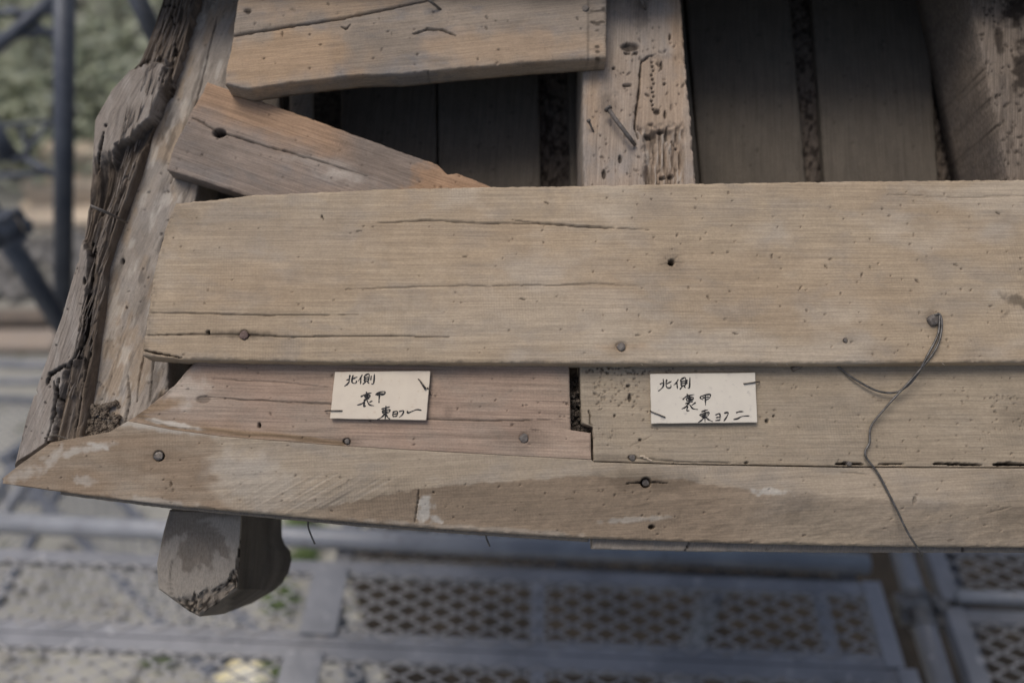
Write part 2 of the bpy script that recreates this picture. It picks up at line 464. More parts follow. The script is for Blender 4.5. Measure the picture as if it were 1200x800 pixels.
def nail_head(board, x, y, r=.0042, h=.0012, mat='nail', sides=9, label=None, seed=0):
    g = random.Random(seed + int(x))
    n = board.n0 + .0004
    c = roof_pt(x, y, n); tx, ty = g.uniform(-.12, .12), g.uniform(-.12, .12)
    mb = MB(); rings = []
    for (rr, hh) in ((1.0, -.003), (1.0, h * .55), (.86, h), (.45, h * 1.25)):
        rings.append([c + np.array([math.cos(a) * r * rr * (1 + .1 * math.sin(3 * a + x)), math.sin(a) * r * rr * (1 + .08 * math.cos(2 * a + y)), hh + r * (tx * math.cos(a) + ty * math.sin(a))])
                      for a in [2 * math.pi * k / sides for k in range(sides)]])
    b = sum(rings, [])
    f = [tuple(3 * sides + k for k in range(sides)), tuple(range(sides - 1, -1, -1))]
    for q in range(3):
        f += [(q * sides + k, q * sides + (k + 1) % sides, (q + 1) * sides + (k + 1) % sides, (q + 1) * sides + k) for k in range(sides)]
    mb.add(b, f)
    o = mb.obj('nail', M[mat], board.o, ROOFM, smooth=False)
    if label: o['label'] = label
    return o


def nail_bent(board, pts, r=.0018, mat='nail', head=None, label=None):
    """a nail standing out of the board along px points (x, y, height above the board's face)"""
    P = [roof_pt(x, y, board.n0 + h) for x, y, h in pts]
    mb = MB().tube(P, [r] * (len(P) - 1) + [r * .8], 8)
    if head:
        d = P[0] - P[1]; d = d / np.linalg.norm(d)
        mb.tube([P[0] - d * .0005, P[0] + d * .0015], head, 10)
    o = mb.obj('nail', M[mat], board.o, ROOFM, smooth=True)
    if label: o['label'] = label
    return o


# ================================================================== THE ROOF
# ---- the long plank
A = Board(bottom=[(167, 417), (215, 421), (400, 424), (700, 425.5), (1000, 425.5), (1330, 423)],
          top=[(206, 238), (300, 228), (440, 222), (560, 219), (683, 217), (815, 215), (1000, 212), (1330, 209)],
          left=[(167, 417), (168, 400), (173, 365), (180, 320), (192, 272), (206, 238)],
          right=[(1330, 423), (1330, 209)], n0=0.0, thick=.0225, step=1.2)
A.undul(.0009, 160, 60, 2).undul(.00008, 40, 4, 6).round(3.5, .0016)
A.W[..., 1] = .22 * sst(.05, .55, fbm(A.X / 90, A.Y / 46, 31, 4)) 
A.blotch(1, 330, 275, 110, 45, .10, .6, 3).blotch(1, 640, 370, 150, 40, .14, .6, 9)
A.blotch(2, 600, 300, 210, 60, .16, .7, 4, 0, .6, 40).blotch(2, 330, 330, 120, 26, .14, .6, 7, 0, .6, 30).blotch(2, 950, 330, 120, 40, .08, .7, 4, 0, .6, 40)
A.blotch(0, 320, 262, 100, 30, .10, .6, 12, 0, .6, 30).blotch(0, 200, 252, 34, 20, .20, .5, 14, 0, .6, 10)
A.crack([(440, 262), (500, 258), (560, 262), (630, 262), (700, 266), (760, 270)], 1.6, .002, .6)
A.crack([(600, 258), (660, 264), (720, 268)], 1.5, .002, .6)
A.crack([(178, 366), (300, 369), (420, 369)], 1.2, .002, .65)
A.crack([(170, 393), (225, 391), (285, 392), (340, 394), (440, 393), (525, 395)], 1.5, .003, .7)
A.crack([(405, 339), (520, 335), (600, 335), (690, 333), (760, 335)], 1.2, .0015, .5)
A.crack([(168, 410), (190, 414), (212, 419)], 2.2, .006, .9)
A.crack([(1040, 228), (1120, 231), (1210, 229)], 1.0, .001, .3)
A.blotch(0, 286, 392, 40, 4.5, .55, .7, 5, 0, .4, 8)
A.hole(286, 392, 6, .002, .7).hole(244, 389, 2.4, .006, .9)
A.hole(787, 307, 3.6, .018, 1.0, halo=.4, hr=3.4)
for aa in range(5):
    an = aa * 1.26 + .2; A.crack([(787, 307), (787 + 15 * math.cos(an), 307 + 8 * math.sin(an))], 1.3, .001, .35)
A.hole(728, 406, 6.0, .0015, .35, halo=.2, hr=2.2, sx=1.3)
A.hole(991, 399, 2.6, .003, .7)
A.blotch(0, 1192, 352, 16, 6, .55, .5, 3, 20, .8, 6).blotch(0, 1178, 368, 8, 3, .4, .5, 3, 140, .8, 6)
A.crack([(376, 252), (379, 257)], 2.2, .002, .8).crack([(418, 271), (424, 270)], 1.6, .001, .6)
for (x, y, a) in ((612, 350, .3), (747, 392, .1), (862, 391, .2), (938, 338, 2.2), (905, 300, 1.8), (829, 349, 1.1), (968, 312, .9), (1120, 310, .5),
                  (640, 238, .4), (1075, 330, .6), (1010, 322, 2.0), (545, 300, .2), (1170, 250, .4)):
    A.crack([(x - 3 * math.cos(a), y - 3 * math.sin(a)), (x + 3 * math.cos(a), y + 3 * math.sin(a))], 1.7, .0015, .65)
A.specks(130, (700, 220, 1210, 420), (.5, 1.1), .55, 3).specks(60, (180, 250, 700, 420), (.4, .95), .45, 4)
# bruised end grain on the left end
A.wear(0, .45 * (1 - sst(2, 9, A.dl + 4 * fbm(A.X / 3, A.Y / 6, 6, 3))) * vn(A.X / 4, A.Y / 2.2, 2))
A.blotch(2, 728, 406, 26, 5, .5, .7, 6, 0, .6, 8).blotch(0, 730, 406, 16, 4, .25, .7, 6, 0, .6, 6).blotch(0, 1094, 378, 14, 9, .28, .8, 3, 70, .6, 7).blotch(0, 991, 400, 14, 3, .25, .7, 5, 0, .5, 6)
A.build('roof_plank', M['plank'], 'long tan plank across the middle with a loop of wire on its nail', 'plank')
A_ = A
nail_head(A, 286, 392.5, .0042, .0012, 'rustnail', label='rusty pinkish nail head in a dark knot')
nail_head(A, 728, 406, .0040, .0006, 'nail', 8)
nail_head(A, 991, 399, .0020, .0008, 'nail', 7)
nb = nail_head(A, 1093, 375.5, .0058, .0035, 'nail', 12, 'big proud nail head holding the wire')

# ---- the two marked boards below it
TW = roof_pt  # alias
B1 = Board(bottom=[(150, 493), (200, 503), (260, 511), (400, 522), (540, 530), (693, 538)],
           top=[(236, 418), (420, 417), (667, 418)],
           left=[(150, 493), (172, 478), (203, 452), (222, 430), (236, 418)],
           right=[(693, 538), (692.5, 507), (669, 503.5), (667, 418)], n0=-.0160, thick=.031, step=1.2)
B1.undul(.0004, 120, 40, 12).undul(.0003, 60, 3.0, 16).round(2.2, .0012, sides='lrt')
B1.H *= sst(0, 8, B1.db)
B1.crack([(240, 464), (330, 471), (400, 474), (500, 491), (600, 493), (668, 491)], 1.3, .002, .6)
B1.crack([(250, 444), (330, 448), (390, 454)], 1.0, .001, .4)
B1.wear(2, .55 * (1 - sst(0, 26, B1.db + 10 * fbm(B1.X / 16, B1.Y / 9, 7, 4))) * (1 - sst(330, 430, B1.X)))
dl, _ = pdist(B1.X + 2 * B1.jx, B1.Y + 2 * B1.jy, [(158, 482), (190, 474), (212, 470)])
B1.wear(2, .8 * (1 - sst(3, 9, dl)))
dl, _ = pdist(B1.X + 2 * B1.jx, B1.Y + B1.jy, [(158, 486), (200, 499), (262, 506), (330, 511), (400, 520)])
B1.wear(2, .95 * (1 - sst(2, 6, dl))); B1.wear(0, .35 * (1 - sst(.4, 2.4, dl)))
B1.blotch(1, 205, 497, 30, 3, .8, .4, 8, 10, .5, 8)
B1.blotch(1, 215, 452, 26, 20, .35, .5, 3, 40, .8, 12)
B1.blotch(0, 615, 512, 34, 9, .35, .8, 5, 0, .4, 9)
B1.hole(614, 513, 6.2, .0012, .15, halo=.25).hole(238, 468, 6, .0015, .4, sx=1.4, sy=.8).hole(304, 498, 1.8, .006, .95, sy=1.9).hole(406, 517, 3.6, .007, .9, sx=1.2)
B1.specks(60, (160, 430, 690, 530), (.4, 1.0), .5, 8).specks(12, (520, 470, 680, 500), (.6, 1.4), .5, 9)
B1.blotch(0, 525, 483, 5, 7, .22, .6, 2)
B1.wear(0, .5 * (1 - sst(1, 10, B1.dl + 5 * fbm(B1.X / 4, B1.Y / 4, 8, 3))) * vn(B1.X / 3, B1.Y / 3, 22))
B1.blotch(0, 408, 517, 18, 4, .3, .7, 5, 4, .5, 7)
B1.build('eave_board', M['pinkboard'], 'pinkish board under the left paper tag, ending at the dark stepped joint', 'board', 'tagged boards under the long plank')
nail_head(B1, 614, 513, .0043, .0010, 'nail', 8)
nail_head(B1, 407, 517, .0026, .0016, 'nail', 7)

B2 = Board(bottom=[(695.5, 540), (800, 543), (990, 546), (1110, 547), (1330, 547)],
           top=[(679, 418), (900, 418), (1330, 417)],
           left=[(695.5, 540), (695, 500), (682, 495.5), (679, 418)],
           right=[(1330, 547), (1330, 417)], n0=-.0165, thick=.031, step=1.2)
B2.undul(.0005, 130, 50, 22).undul(.00022, 50, 3.5, 26).round(2.0, .0012, sides='lrt').round(1.5, .0004, sides='b')
B2.specks(80, (696, 426, 752, 480), (.4, 1.2), .5, 18).specks(60, (684, 424, 790, 438), (.5, 1.4), .6, 19)
B2.specks(140, (695, 430, 1200, 540), (.45, 1.0), .5, 20).specks(30, (1160, 462, 1210, 505), (.5, 1.3), .5, 21)
for (x, y, r, sx, sy) in ((738, 466, 3.0, .7, 1.7), (736, 452, 2.4, 1.2, .7), (741, 536, 4.2, 1.3, .8), (750, 515, 1.8, 1, 1), (875, 542, 2, 1.4, .7), (907, 487, 1.5, 1, 1), (899, 493, 2.4, 1, 1), (720, 487, 1.6, .8, 1.2)):
    B2.hole(x, y, r, .003, .8, sx, sy)
B2.crack([(738, 524), (764, 509)], 1.1, .0008, .3)
B2.crack([(745, 537), (800, 540.5), (880, 543)], 1.4, .002, .6)
B2.crack([(690, 480), (693, 498)], 1.6, .004, .8)
B2.blotch(0, 720, 536, 40, 4, .35, .6, 3)
B2.blotch(0, 1190, 485, 18, 14, .25, .6, 13)
# open seam along the edge board
for (x0, x1, w) in ((980, 1012, 3.4), (1094, 1150, 3.2), (1164, 1210, 4.2), (1030, 1060, 1.6), (780, 800, 1.5)):
    B2.crack([(x0, 543.5), ((x0 + x1) / 2, 543), (x1, 544)], w, .010, .95)
B2.build('eave_board', M['dullboard'], 'dull brown board under the right paper tag, from the stepped joint rightward', 'board', 'tagged boards under the long plank')
nail_head(B2, 741, 536, .0030, .0010, 'nail', 8)
nail_head(B2, 995, 543, .0024, .0012, 'nail', 7)

# ---- crumbling stuff in the stepped joint
mb = MB(); g = random.Random(5)
def clod(mb, c, r, g):
    k = 6; pts = []
    for q in range(4):
        th = math.pi * (q + .5) / 4
        for j in range(k):
            a = 2 * math.pi * (j + .5 * (q % 2)) / k; rr = r * g.uniform(.65, 1.25)
            pts.append(np.asarray(c) + rr * np.array([math.sin(th) * math.cos(a), math.sin(th) * math.sin(a), .8 * math.cos(th)]))
    f = [tuple(range(k)), tuple(range(4 * k - 1, 3 * k - 1, -1))]
    for q in range(3): f += [(q * k + j, (q + 1) * k + j, (q + 1) * k + (j + 1) % k, q * k + (j + 1) % k) for j in range(k)]
    mb.add(pts, f)
for _ in range(230):
    t = g.random()
    if t < .72: x = g.uniform(667, 681); y = 505 - 62 * g.random() ** 1.4
    else: x = g.uniform(668, 695); y = g.uniform(496, 506)
    clod(mb, roof_pt(x, y, -.0395 + .013 * g.random() * (1 if y > 455 else .3)), g.uniform(.0012, .0034), g)
o = mb.obj('joint_debris', M['rubble'], None, ROOFM)
tag(o, 'crumbled dirt packed in the stepped joint between the two tagged boards', 'dirt', kind='stuff')
mb = MB()
for _ in range(190):
    x = 88 + 52 * g.random(); y = 512 - 34 * g.random() ** 1.5 - (x - 88) * .12
    clod(mb, roof_pt(x, y, -.047 + .006 * g.random()), g.uniform(.0012, .0042), g)
o = mb.obj('rot_crumbs', rough_mat('wood_crumbs', (.16, .13, .10), (.24, .20, .16), 150, .95, 0, 1, .003, c=(.05, .04, .03), cfac=(.55, .65)), None, ROOFM)
tag(o, 'crumbs of rotten wood heaped where the grey board meets the eave edge', 'wood crumbs', kind='stuff')

# ---- the nosing along the eave
E = Board(bottom=[(2, 566), (50, 573), (100, 580), (200, 592), (300, 601), (400, 610), (500, 618), (600, 625), (690, 630), (800, 634), (900, 637), (1050, 640), (1330, 642)],
          top=[(2, 561), (22, 545), (60, 518), (128, 506), (150, 493), (200, 503), (260, 511), (400, 522), (540, 530), (693, 538), (696, 540.7), (800, 543.8), (990, 547), (1330, 548)],
          left=[(2, 566), (2, 561)], right=[(1330, 642), (1330, 549)], n0=-.0160, thick=.030, step=1.2)
E.undul(.0005, 120, 40, 32).undul(.00012, 30, 6, 36)
yb = np.interp(E.X, [0, 200, 330, 430, 490, 560, 690, 800, 880, 1000, 1100, 1330], [640, 640, 604, 584, 573, 566, 558, 562, 574, 582, 590, 596])
below = E.Y - yb + 2.5 * fbm(E.X / 9, E.Y / 9, 44, 3)
E.H -= np.clip(below, 0, 200) * .00020
E.H -= .006 * sst(.35, 1.0, E.db * 0 + (1 - E.db / (E.db + E.dt + 1e-6))) * sst(150, 500, E.X)
E.round(3.0, .0016, sides='lrb')
E.H *= sst(0, 6, E.dt)
E.wear(2, .85 * sst(-1.5, 1.5, below) * sst(330, 420, E.X) * (1 - .75 * sst(820, 960, E.X)))
E.wear(0, .16 * sst(-1, 1, below) * np.exp(-np.clip(below, 0, 99) / 16) * sst(430, 520, E.X) * (1 - sst(740, 900, E.X)))
# weathered left end with its tide lines
lft = 1 - sst(-8, 8, E.X - (258 + 26 * fbm(E.X / 60, E.Y / 16, 71, 4) - 0.5 * np.clip(E.Y - 570, 0, 99) * -1))
E.wear(2, lft * np.clip(.75 + .9 * fbm(E.X / 50, E.Y / 20, 4, 4), .15, 1))
E.wear(0, lft * (.05 + .15 * vn(E.X / 50, E.Y / 2.6, 14))); E.wear(0, .26 * lft * sst(0.1, .6, fbm(E.X / 40, E.Y / 14, 52, 4)))
E.blotch(1, 300, 560, 50, 26, .28, .6, 4, 20, .7, 14)
E.blotch(1, 98, 527, 34, 4, .65, .5, 3, -12, .9, 8).blotch(1, 60, 540, 4, 16, .55, .6, 3, 35, .9, 6).blotch(1, 117, 523, 12, 3, .85, .4, 5, 15, .8, 5)
E.blotch(1, 28, 556, 22, 6, .5, .6, 7, -20, .9, 8).blotch(1, 100, 563, 12, 6, .5, .5, 9, 10, .9, 6).blotch(1, 180, 587, 40, 4, .45, .5, 11, 6, .9, 8)
E.blotch(0, 120, 545, 40, 7, .18, .7, 15, 18, .9, 9).blotch(0, 70, 552, 12, 14, .15, .7, 16, 0, .9, 9)
E.blotch(1, 180, 500, 60, 4, .6, .5, 21, 8, .6, 9)
# brush-like slanting grain
sl = vn((E.X + E.Y * .9) / 34, (E.Y + E.X * .55) / 2.6, 91)
zone = np.exp(-((E.X - 390) / 110) ** 2) * sst(548, 570, E.Y) * (1 - sst(-3, 3, below))
E.H += .0009 * sl * zone; E.wear(0, .35 * zone * sst(.6, .95, sl)); E.wear(1, .30 * zone * sst(.3, .05, sl) * .8)
sl2 = vn((E.X - E.Y * .4) / 40, (E.Y + E.X * .22) / 2.4, 95)
zone2 = sst(0, 10, below) * sst(640, 760, E.X)
E.H += .0002 * sl2 * zone2; E.wear(0, .15 * zone2 * sst(.6, .95, sl2))
# old filled joint
E.crack([(491, 573), (488, 590), (484, 611)], 1.6, .003, .7, .6).blotch(1, 497, 595, 8, 16, .9, .4, 6, 8, .8, 6).blotch(1, 508, 606, 9, 4, .8, .4, 6, 20, .8, 6)
E.blotch(2, 470, 592, 22, 20, .5, .4, 4)
E.blotch(1, 905, 576, 22, 4, .8, .5, 5, 2, .9, 7).blotch(1, 745, 608, 34, 3, .5, .5, 5, -4, .8, 8).blotch(1, 560, 619, 120, 3, .3, .6, 5, 4, .8, 12)
E.blotch(0, 757, 562, 52, 11, .42, .8, 4, 2, .5, 14).hole(757, 565, 6.0, .010, .85).crack([(735, 566), (757, 565), (782, 566)], 2.0, .004, .8)
E.hole(186, 534, 6.5, .004, .8, halo=.15).hole(767, 617, 2.8, .006, .85, sx=1.4).hole(200, 567, 1.6, .005, .7, sx=.7, sy=2).hole(508, 576, 1.3, .003, .6).hole(1072, 586, 3, .002, .35, sx=.8, sy=1.6)
E.blotch(0, 940, 600, 14, 18, .22, .8, 8, 0, .9, 10).blotch(0, 1190, 590, 24, 26, .22, .7, 8, 0, .9, 10)
E.specks(50, (20, 510, 480, 610), (.4, 1.1), .5, 30).specks(70, (490, 560, 1200, 640), (.4, 1.1), .5, 31)
E.crack([(985, 553), (1020, 556)], 1.1, .001, .3).crack([(1160, 600), (1190, 592)], 1.1, .001, .4)
E.blotch(0, 187, 534, 26, 6, .30, .8, 7, 4, .6, 8)
E.build('eave_nosing', M['edge'], 'pale nosing board along the lower eave with a pointed chalky left end', 'board')
nail_head(E, 186, 534, .0046, .0008, 'staple', 9)
nail_head(E, 757, 565, .0036, -.003, 'staple', 9)

# ---- under boards: the lip under the nosing
U1 = Board(bottom=[(70, 579), (100, 583), (200, 595.5), (300, 605), (400, 614.5), (500, 622), (600, 629), (690, 634)],
           top=[(80, 530), (400, 560), (690, 580)], left=[(70, 579), (80, 530)], right=[(690, 634), (690, 580)], n0=-.048, thick=.016, step=2.5)
U1.undul(.0008, 80, 20, 3).round(3, .001); U1.wear(0, .25 * vn(U1.X / 50, U1.Y / 3, 7))
U1.build('under_board', M['block'], 'thin dark under board lining the left half of the eave edge', 'board', 'under boards beneath the nosing')
U2 = Board(bottom=[(694, 643), (800, 645.5), (1000, 647), (1330, 647)], top=[(694, 590), (1330, 596)],
           left=[(694, 643), (694, 590)], right=[(1330, 647), (1330, 596)], n0=-.048, thick=.020, step=2.0)
U2.undul(.0008, 80, 20, 5).round(3, .0012); U2.wear(0, .3 * vn(U2.X / 60, U2.Y / 3, 9))
U2.crack([(804, 646), (808, 632)], 2.2, .004, .8).crack([(1128, 647), (1129, 640)], 3, .004, .8)
U2.build('under_board', M['hip'], 'wider grey under board showing below the right half of the nosing', 'board', 'under boards beneath the nosing')

# ---- the weathered hip board on the left
H = Board(bottom=[(78, 522), (110, 512), (140, 504), (170, 484), (197, 458)], top=[(224, -70), (318, -70)],
          left=[(78, 522), (90, 472), (102, 400), (108, 330), (122, 275), (142, 215), (164, 140), (190, 60), (210, 0), (224, -70)],
          right=[(197, 458), (197, 425), (205, 330), (240, 190), (275, 100), (300, 0), (318, -70)], n0=-.0450, thick=.050, step=1.2, vertical=True)
H.undul(.0022, 30, 90, 52).undul(.0006, 6, 50, 56).round(3, .002)
hx = H.X + H.Y * .28
H.jx = H.jx * .6
H.wear(2, .7 * sst(-.05, .4, fbm(hx / 16, H.Y / 34, 13, 4))); H.wear(1, .45 * sst(.0, .5, fbm(hx / 9, H.Y / 26, 17, 4)))
H.wear(0, .45 * sst(.1, .5, fbm(hx / 6, H.Y / 36, 19, 4))); H.wear(0, .22 * sst(-.1, .4, fbm(hx / 30, H.Y / 70, 29, 4)))
H.crack([(255, 20), (240, 80), (225, 140), (210, 180), (200, 215)], 1.8, .003, .6).crack([(192, 280), (186, 320), (178, 360), (170, 400), (160, 470)], 2.2, .004, .6)
H.crack([(150, 440), (152, 470), (146, 500)], 2.0, .003, .5).crack([(182, 400), (176, 470)], 1.8, .003, .6)
H.hole(144, 306, 2.8, .004, .9, .8, 1.3).hole(190, 275, 2, .002, .4).hole(148, 360, 1.5, .003, .7)
H.specks(60, (110, 200, 215, 500), (.4, 1.2), .6, 41).specks(30, (180, 0, 290, 200), (.4, 1.0), .5, 42)
# frayed lower end
H.wear(0, .7 * (1 - sst(3, 12, H.db + 7 * fbm(H.X / 4, H.Y / 8, 23, 3))) * sst(.3, .8, vn(H.X / 4, H.Y / 16, 3)))
H.build('hip_board', M['hip'], 'wide pale grey weathered board running up beside the rotten timber', 'board')
# white drop of filler and old thin nail
nail_bent(H, [(106, 241, .06), (125, 249, .05), (149, 261, .012)], .0014, 'nail', label='long thin bent nail crossing the rotten timber')

# ---- the rotten timber at the far left
T = Board(bottom=[(11, 549), (40, 531), (60, 517), (98, 512)], top=[(200, -70), (243, -70)],
          left=[(11, 549), (25, 495), (45, 440), (70, 375), (88, 315), (98, 265), (103, 200), (106, 142), (125, 110), (160, 74), (178, 30), (190, -8), (200, -70)],
          right=[(98, 512), (104, 470), (115, 400), (120, 345), (125, 305), (136, 270), (147, 240), (163, 200), (179, 150), (198, 100), (214, 50), (229, 0), (243, -70)], n0=-.030, thick=.075, step=1.0, vertical=True)
T.cd = .35
jag = 5 * fbm(T.X / 8, T.Y / 40, 77, 4) + 2.5 * fbm(T.X / 3, T.Y / 9, 79, 3)
frac = T.dl / (T.dl + T.dr)
across = 75 * frac + 4 * fbm(T.X / 25, T.Y / 60, 2, 3)
fib = fbm(across / 2.4, T.Y / 70, 83, 3); fib2 = fbm(across / 7, T.Y / 120, 85, 3)
T.jx = 2.0 * fbm(across / 4, T.Y / 34, 15, 4); T.jy = 0 * T.jx
xb = np.interp(T.Y, [270, 300, 345, 390, 420, 440, 500, 540], [96, 108, 106, 99, 91, 78, 70, 52])
face = (1 - sst(-2, 2, T.X - xb + jag)) * sst(268, 292, T.Y + 2 * jag)
# the planed shelf half way up
sx0 = np.interp(T.Y, [80, 92, 130, 160, 172, 200], [196, 192, 186, 158, 138, 128]) + jag * .35 + 3 * fbm(T.X / 5, T.Y / 3, 21, 3)
shelf = (1 - sst(-2, 2, T.X - sx0)) * sst(84, 90, T.Y + .35 * (T.X - 150) + jag) * (1 - sst(188, 204, T.Y + 2 * jag + .3 * (T.X - 110)))
pale_z = np.maximum(face, shelf); inner = 1 - pale_z
rightd = T.dr
T.H += pale_z * (.0055 - .010 * (1 - sst(0, 14, T.dl)) + .0005 * fib)
T.H += inner * (-.003 + .0050 * fib2 + .0034 * fib)
T.H -= .018 * (1 - sst(3, 9, rightd + 2 * fib2)) * sst(95, 130, T.Y)
T.H -= .005 * (1 - sst(0, 6, T.dl))
T.wear(0, inner * np.clip(.45 * sst(.02, .45, -fib) + .18 * sst(.1, .5, -fib2), 0, .6))
T.wear(2, inner * (.45 + .4 * sst(-.3, .3, fib2)))
T.wear(1, inner * .30 * sst(.15, .5, fib))
pocket = inner * (1 - sst(-4, 6, 12 - (T.X - sx0) * .5)) * 0
dk, _ = pdist(T.X + jag, T.Y, [(184, 116), (168, 150), (148, 176), (132, 205), (118, 235)])
T.wear(0, inner * .55 * (1 - sst(6, 22, dk))); T.H -= inner * .008 * (1 - sst(4, 18, dk))
T.wear(1, pale_z * (.40 + .45 * sst(0, .5, fbm(T.X / 10, T.Y / 30, 87, 4)))); T.wear(2, shelf * .25)
T.wear(0, .35 * pale_z * sst(.3, .65, fib))
T.crack([(105, 285), (109, 310), (106, 345), (99, 388), (92, 418), (80, 432)], 7, .016, .97, 1.8)
T.crack([(188, 118), (180, 140), (166, 168)], 3, .008, .8)
T.crack([(140, 190), (128, 222), (112, 262)], 2.6, .007, .85, 1.5).crack([(150, 200), (140, 232), (130, 262)], 2.4, .006, .75, 1.5)
# black gaps in the rotten heart
T.crack([(104, 405), (98, 430), (90, 470), (84, 505)], 4.0, .014, .9, 1.6)
T.crack([(198, 98), (183, 140), (165, 190)], 4.0, .016, .95, 1.4)
T.crack([(214, 8), (204, 50), (198, 95)], 3.0, .012, .9, 1.4)
T.crack([(125, 158), (120, 180), (112, 205)], 4.0, .012, .95)
T.crack([(152, 66), (160, 60), (172, 48)], 4.0, .010, .9).crack([(190, 6), (198, 3), (206, 8)], 4.0, .012, .95).crack([(200, 16), (204, 30)], 3, .01, .9)
T.crack([(150, 85), (165, 78), (178, 66)], 3, .008, .8)
T.crack([(58, 452), (62, 440), (72, 434), (80, 428)], 6, .016, .97).crack([(66, 448), (72, 470)], 3.5, .012, .95).crack([(72, 445), (64, 500), (55, 522)], 4.0, .016, .97)
for (x, y, r, a, b) in ((41, 461, 4.2, 1.6, .8), (27, 515, 3.4, 1, 1), (31, 492, 1.5, 1, 1), (29, 501, 1.4, 1, 1), (127, 150, 2.0, 1, 1), (102, 331, 2.6, .7, 1.8), (94, 305, 2.4, .8, 2.2),
                      (108, 287, 2.2, .8, 2), (97, 425, 3, .8, 2.6), (104, 400, 2.5, .7, 2.4), (186, 70, 3, 1, 2), (205, 60, 2.6, 1, 2.2)):
    T.hole(x, y, r, .010, .97, a, b)
T.blotch(1, 118, 330, 4, 10, .4, .5).blotch(0, 108, 318, 9, 6, .35, .6, 3, 0, .9, 4)
T.crack([(95, 357), (115, 362)], 1.2, .002, .7)
T.specks(60, (20, 250, 120, 530), (.5, 1.2), .7, 61)
To = T.build('hip_timber', M['rot'], 'rotten split timber with a hollow dark heart along the roof corner', 'timber', taper=.04, side_rough=.003)
mb = MB(); g = random.Random(21)
for _ in range(150):
    y = g.uniform(-30, 505); t = g.uniform(.25, .97) if y < 85 else g.uniform(.5, .97)
    kk = int((549 - y) / 619 * (T.ny - 1)); ii = int(t * (T.nx - 1)); kk = min(max(kk, 0), T.ny - 1)
    x0 = T.X[kk, ii]; y0 = T.Y[kk, ii]; L = g.uniform(8, 34)
    x1 = x0 + L * .30 + g.uniform(-2.5, 2.5); y1 = y0 - L
    h0 = T.n0 + T.H[kk, ii] + .0005
    mb.tube([roof_pt(x0, y0, h0), roof_pt((x0 + x1) / 2 + g.uniform(-.8, .8), (y0 + y1) / 2, h0 + g.uniform(.0004, .0022)), roof_pt(x1, y1, h0 + g.uniform(-.001, .004))], [g.uniform(.0003, .0008), g.uniform(.0004, .0010), .00012], 5)
mb.obj('splinters', M['rot'], To, ROOFM)
mb = MB().tube(smooth_path([roof_pt(52, 513, -.017), roof_pt(66, 510, -.015), roof_pt(84, 515, -.018), roof_pt(97, 511, -.02)], 5), .0007, 5)
tag(mb.obj('twig', M['bark'], None, ROOFM, True), 'thin brown twig lying at the foot of the rotten timber', 'twig')

# ---- the broken slanting plank
D = Board(bottom=[(195, 199), (240, 213), (300, 233), (420, 262), (560, 285)], top=[(243, 96), (300, 116), (400, 152), (480, 181), (512, 192), (524, 204), (536, 203), (560, 212), (582, 222), (610, 236)],
          left=[(195, 199), (204, 170), (222, 135), (243, 96)], right=[(560, 285), (610, 236)], n0=-.0245, thick=.019, step=1.2)
D.undul(.001, 90, 50, 62).undul(.0004, 50, 5, 66).round(2.5, .0014)
tb = D.dt + 10 * fbm(D.X / 25, D.Y / 12, 5, 4)
D.wear(2, .75 * (1 - sst(18, 44, tb)) * (1 - sst(380, 430, D.X)))
D.blotch(2, 530, 210, 52, 26, .85, .3, 8, 0, .6, 14).blotch(1, 400, 205, 30, 8, .35, .5, 2, 10, .7, 10).blotch(1, 375, 190, 40, 5, .2, .5, 2, 10, .7, 10)
D.blotch(0, 440, 190, 60, 22, .22, .7, 4, 15, .8, 18).blotch(0, 230, 172, 40, 20, .18, .7, 9, 20, .8, 14)
D.hole(257, 156, 6.0, .016, 1.0, 1.25, .85).crack([(221, 136), (257, 155), (300, 168), (350, 182), (430, 206)], 1.6, .003, .8)
D.specks(70, (200, 110, 560, 230), (.4, 1.1), .5, 71)
D.build('broken_plank', M['grey_plank'], 'slanting broken plank tapering under the long plank, with a black knot hole', 'plank')

# ---- the two planks at the top
UA = Board(bottom=[(263, 98), (290, 105), (340, 97), (420, 88), (470, 87), (530, 81), (620, 73), (711, 67)], top=[(273, 43), (400, 23), (545, -8), (711, -42)],
           left=[(263, 98), (266, 75), (273, 43)], right=[(711, 67), (711, -42)], n0=0.0, thick=.0235, step=1.2)
UA.undul(.0012, 110, 40, 72).undul(.0004, 60, 4, 76).round(2.8, .0018)
UA.wear(0, .20 * sst(-.1, .5, fbm(UA.X / 60, UA.Y / 30, 73, 4)))
UA.blotch(0, 440, 62, 46, 26, .16, .6, 4, 0, .6, 22).blotch(2, 330, 70, 80, 30, .85, .5, 5, 0, .6, 22).blotch(2, 600, 55, 90, 22, .55, .5, 5, 0, .6, 22)
UA.crack([(484, 39), (500, 34), (520, 35), (534, 42)], 3.4, .003, .6).crack([(400, 31), (406, 34), (410, 29)], 2.2, .003, .7)
UA.crack([(330, 37), (332, 44)], 2, .002, .5)
rt = 1 - sst(18, 26, UA.dr + 3 * fbm(UA.X / 6, UA.Y / 6, 3, 3))
UA.wear(0, rt * .75 * sst(.55, .8, vn(UA.X / 7, UA.Y / 3.2, 31))); UA.H -= .0012 * rt * vn(UA.X / 5, UA.Y / 4, 33)
UA.wear(0, .4 * (1 - sst(0, 2.5, abs(UA.dr - 22))))
UA.specks(30, (300, 10, 700, 90), (.5, 1.4), .6, 75)
UA.build('roof_plank', M['upper'], 'warm brown plank with a wavy lower edge, lower of two at the top', 'plank', 'planks across the top opening')
nail_head(UA, 686, 10, .0038, .001, 'nail', 8)
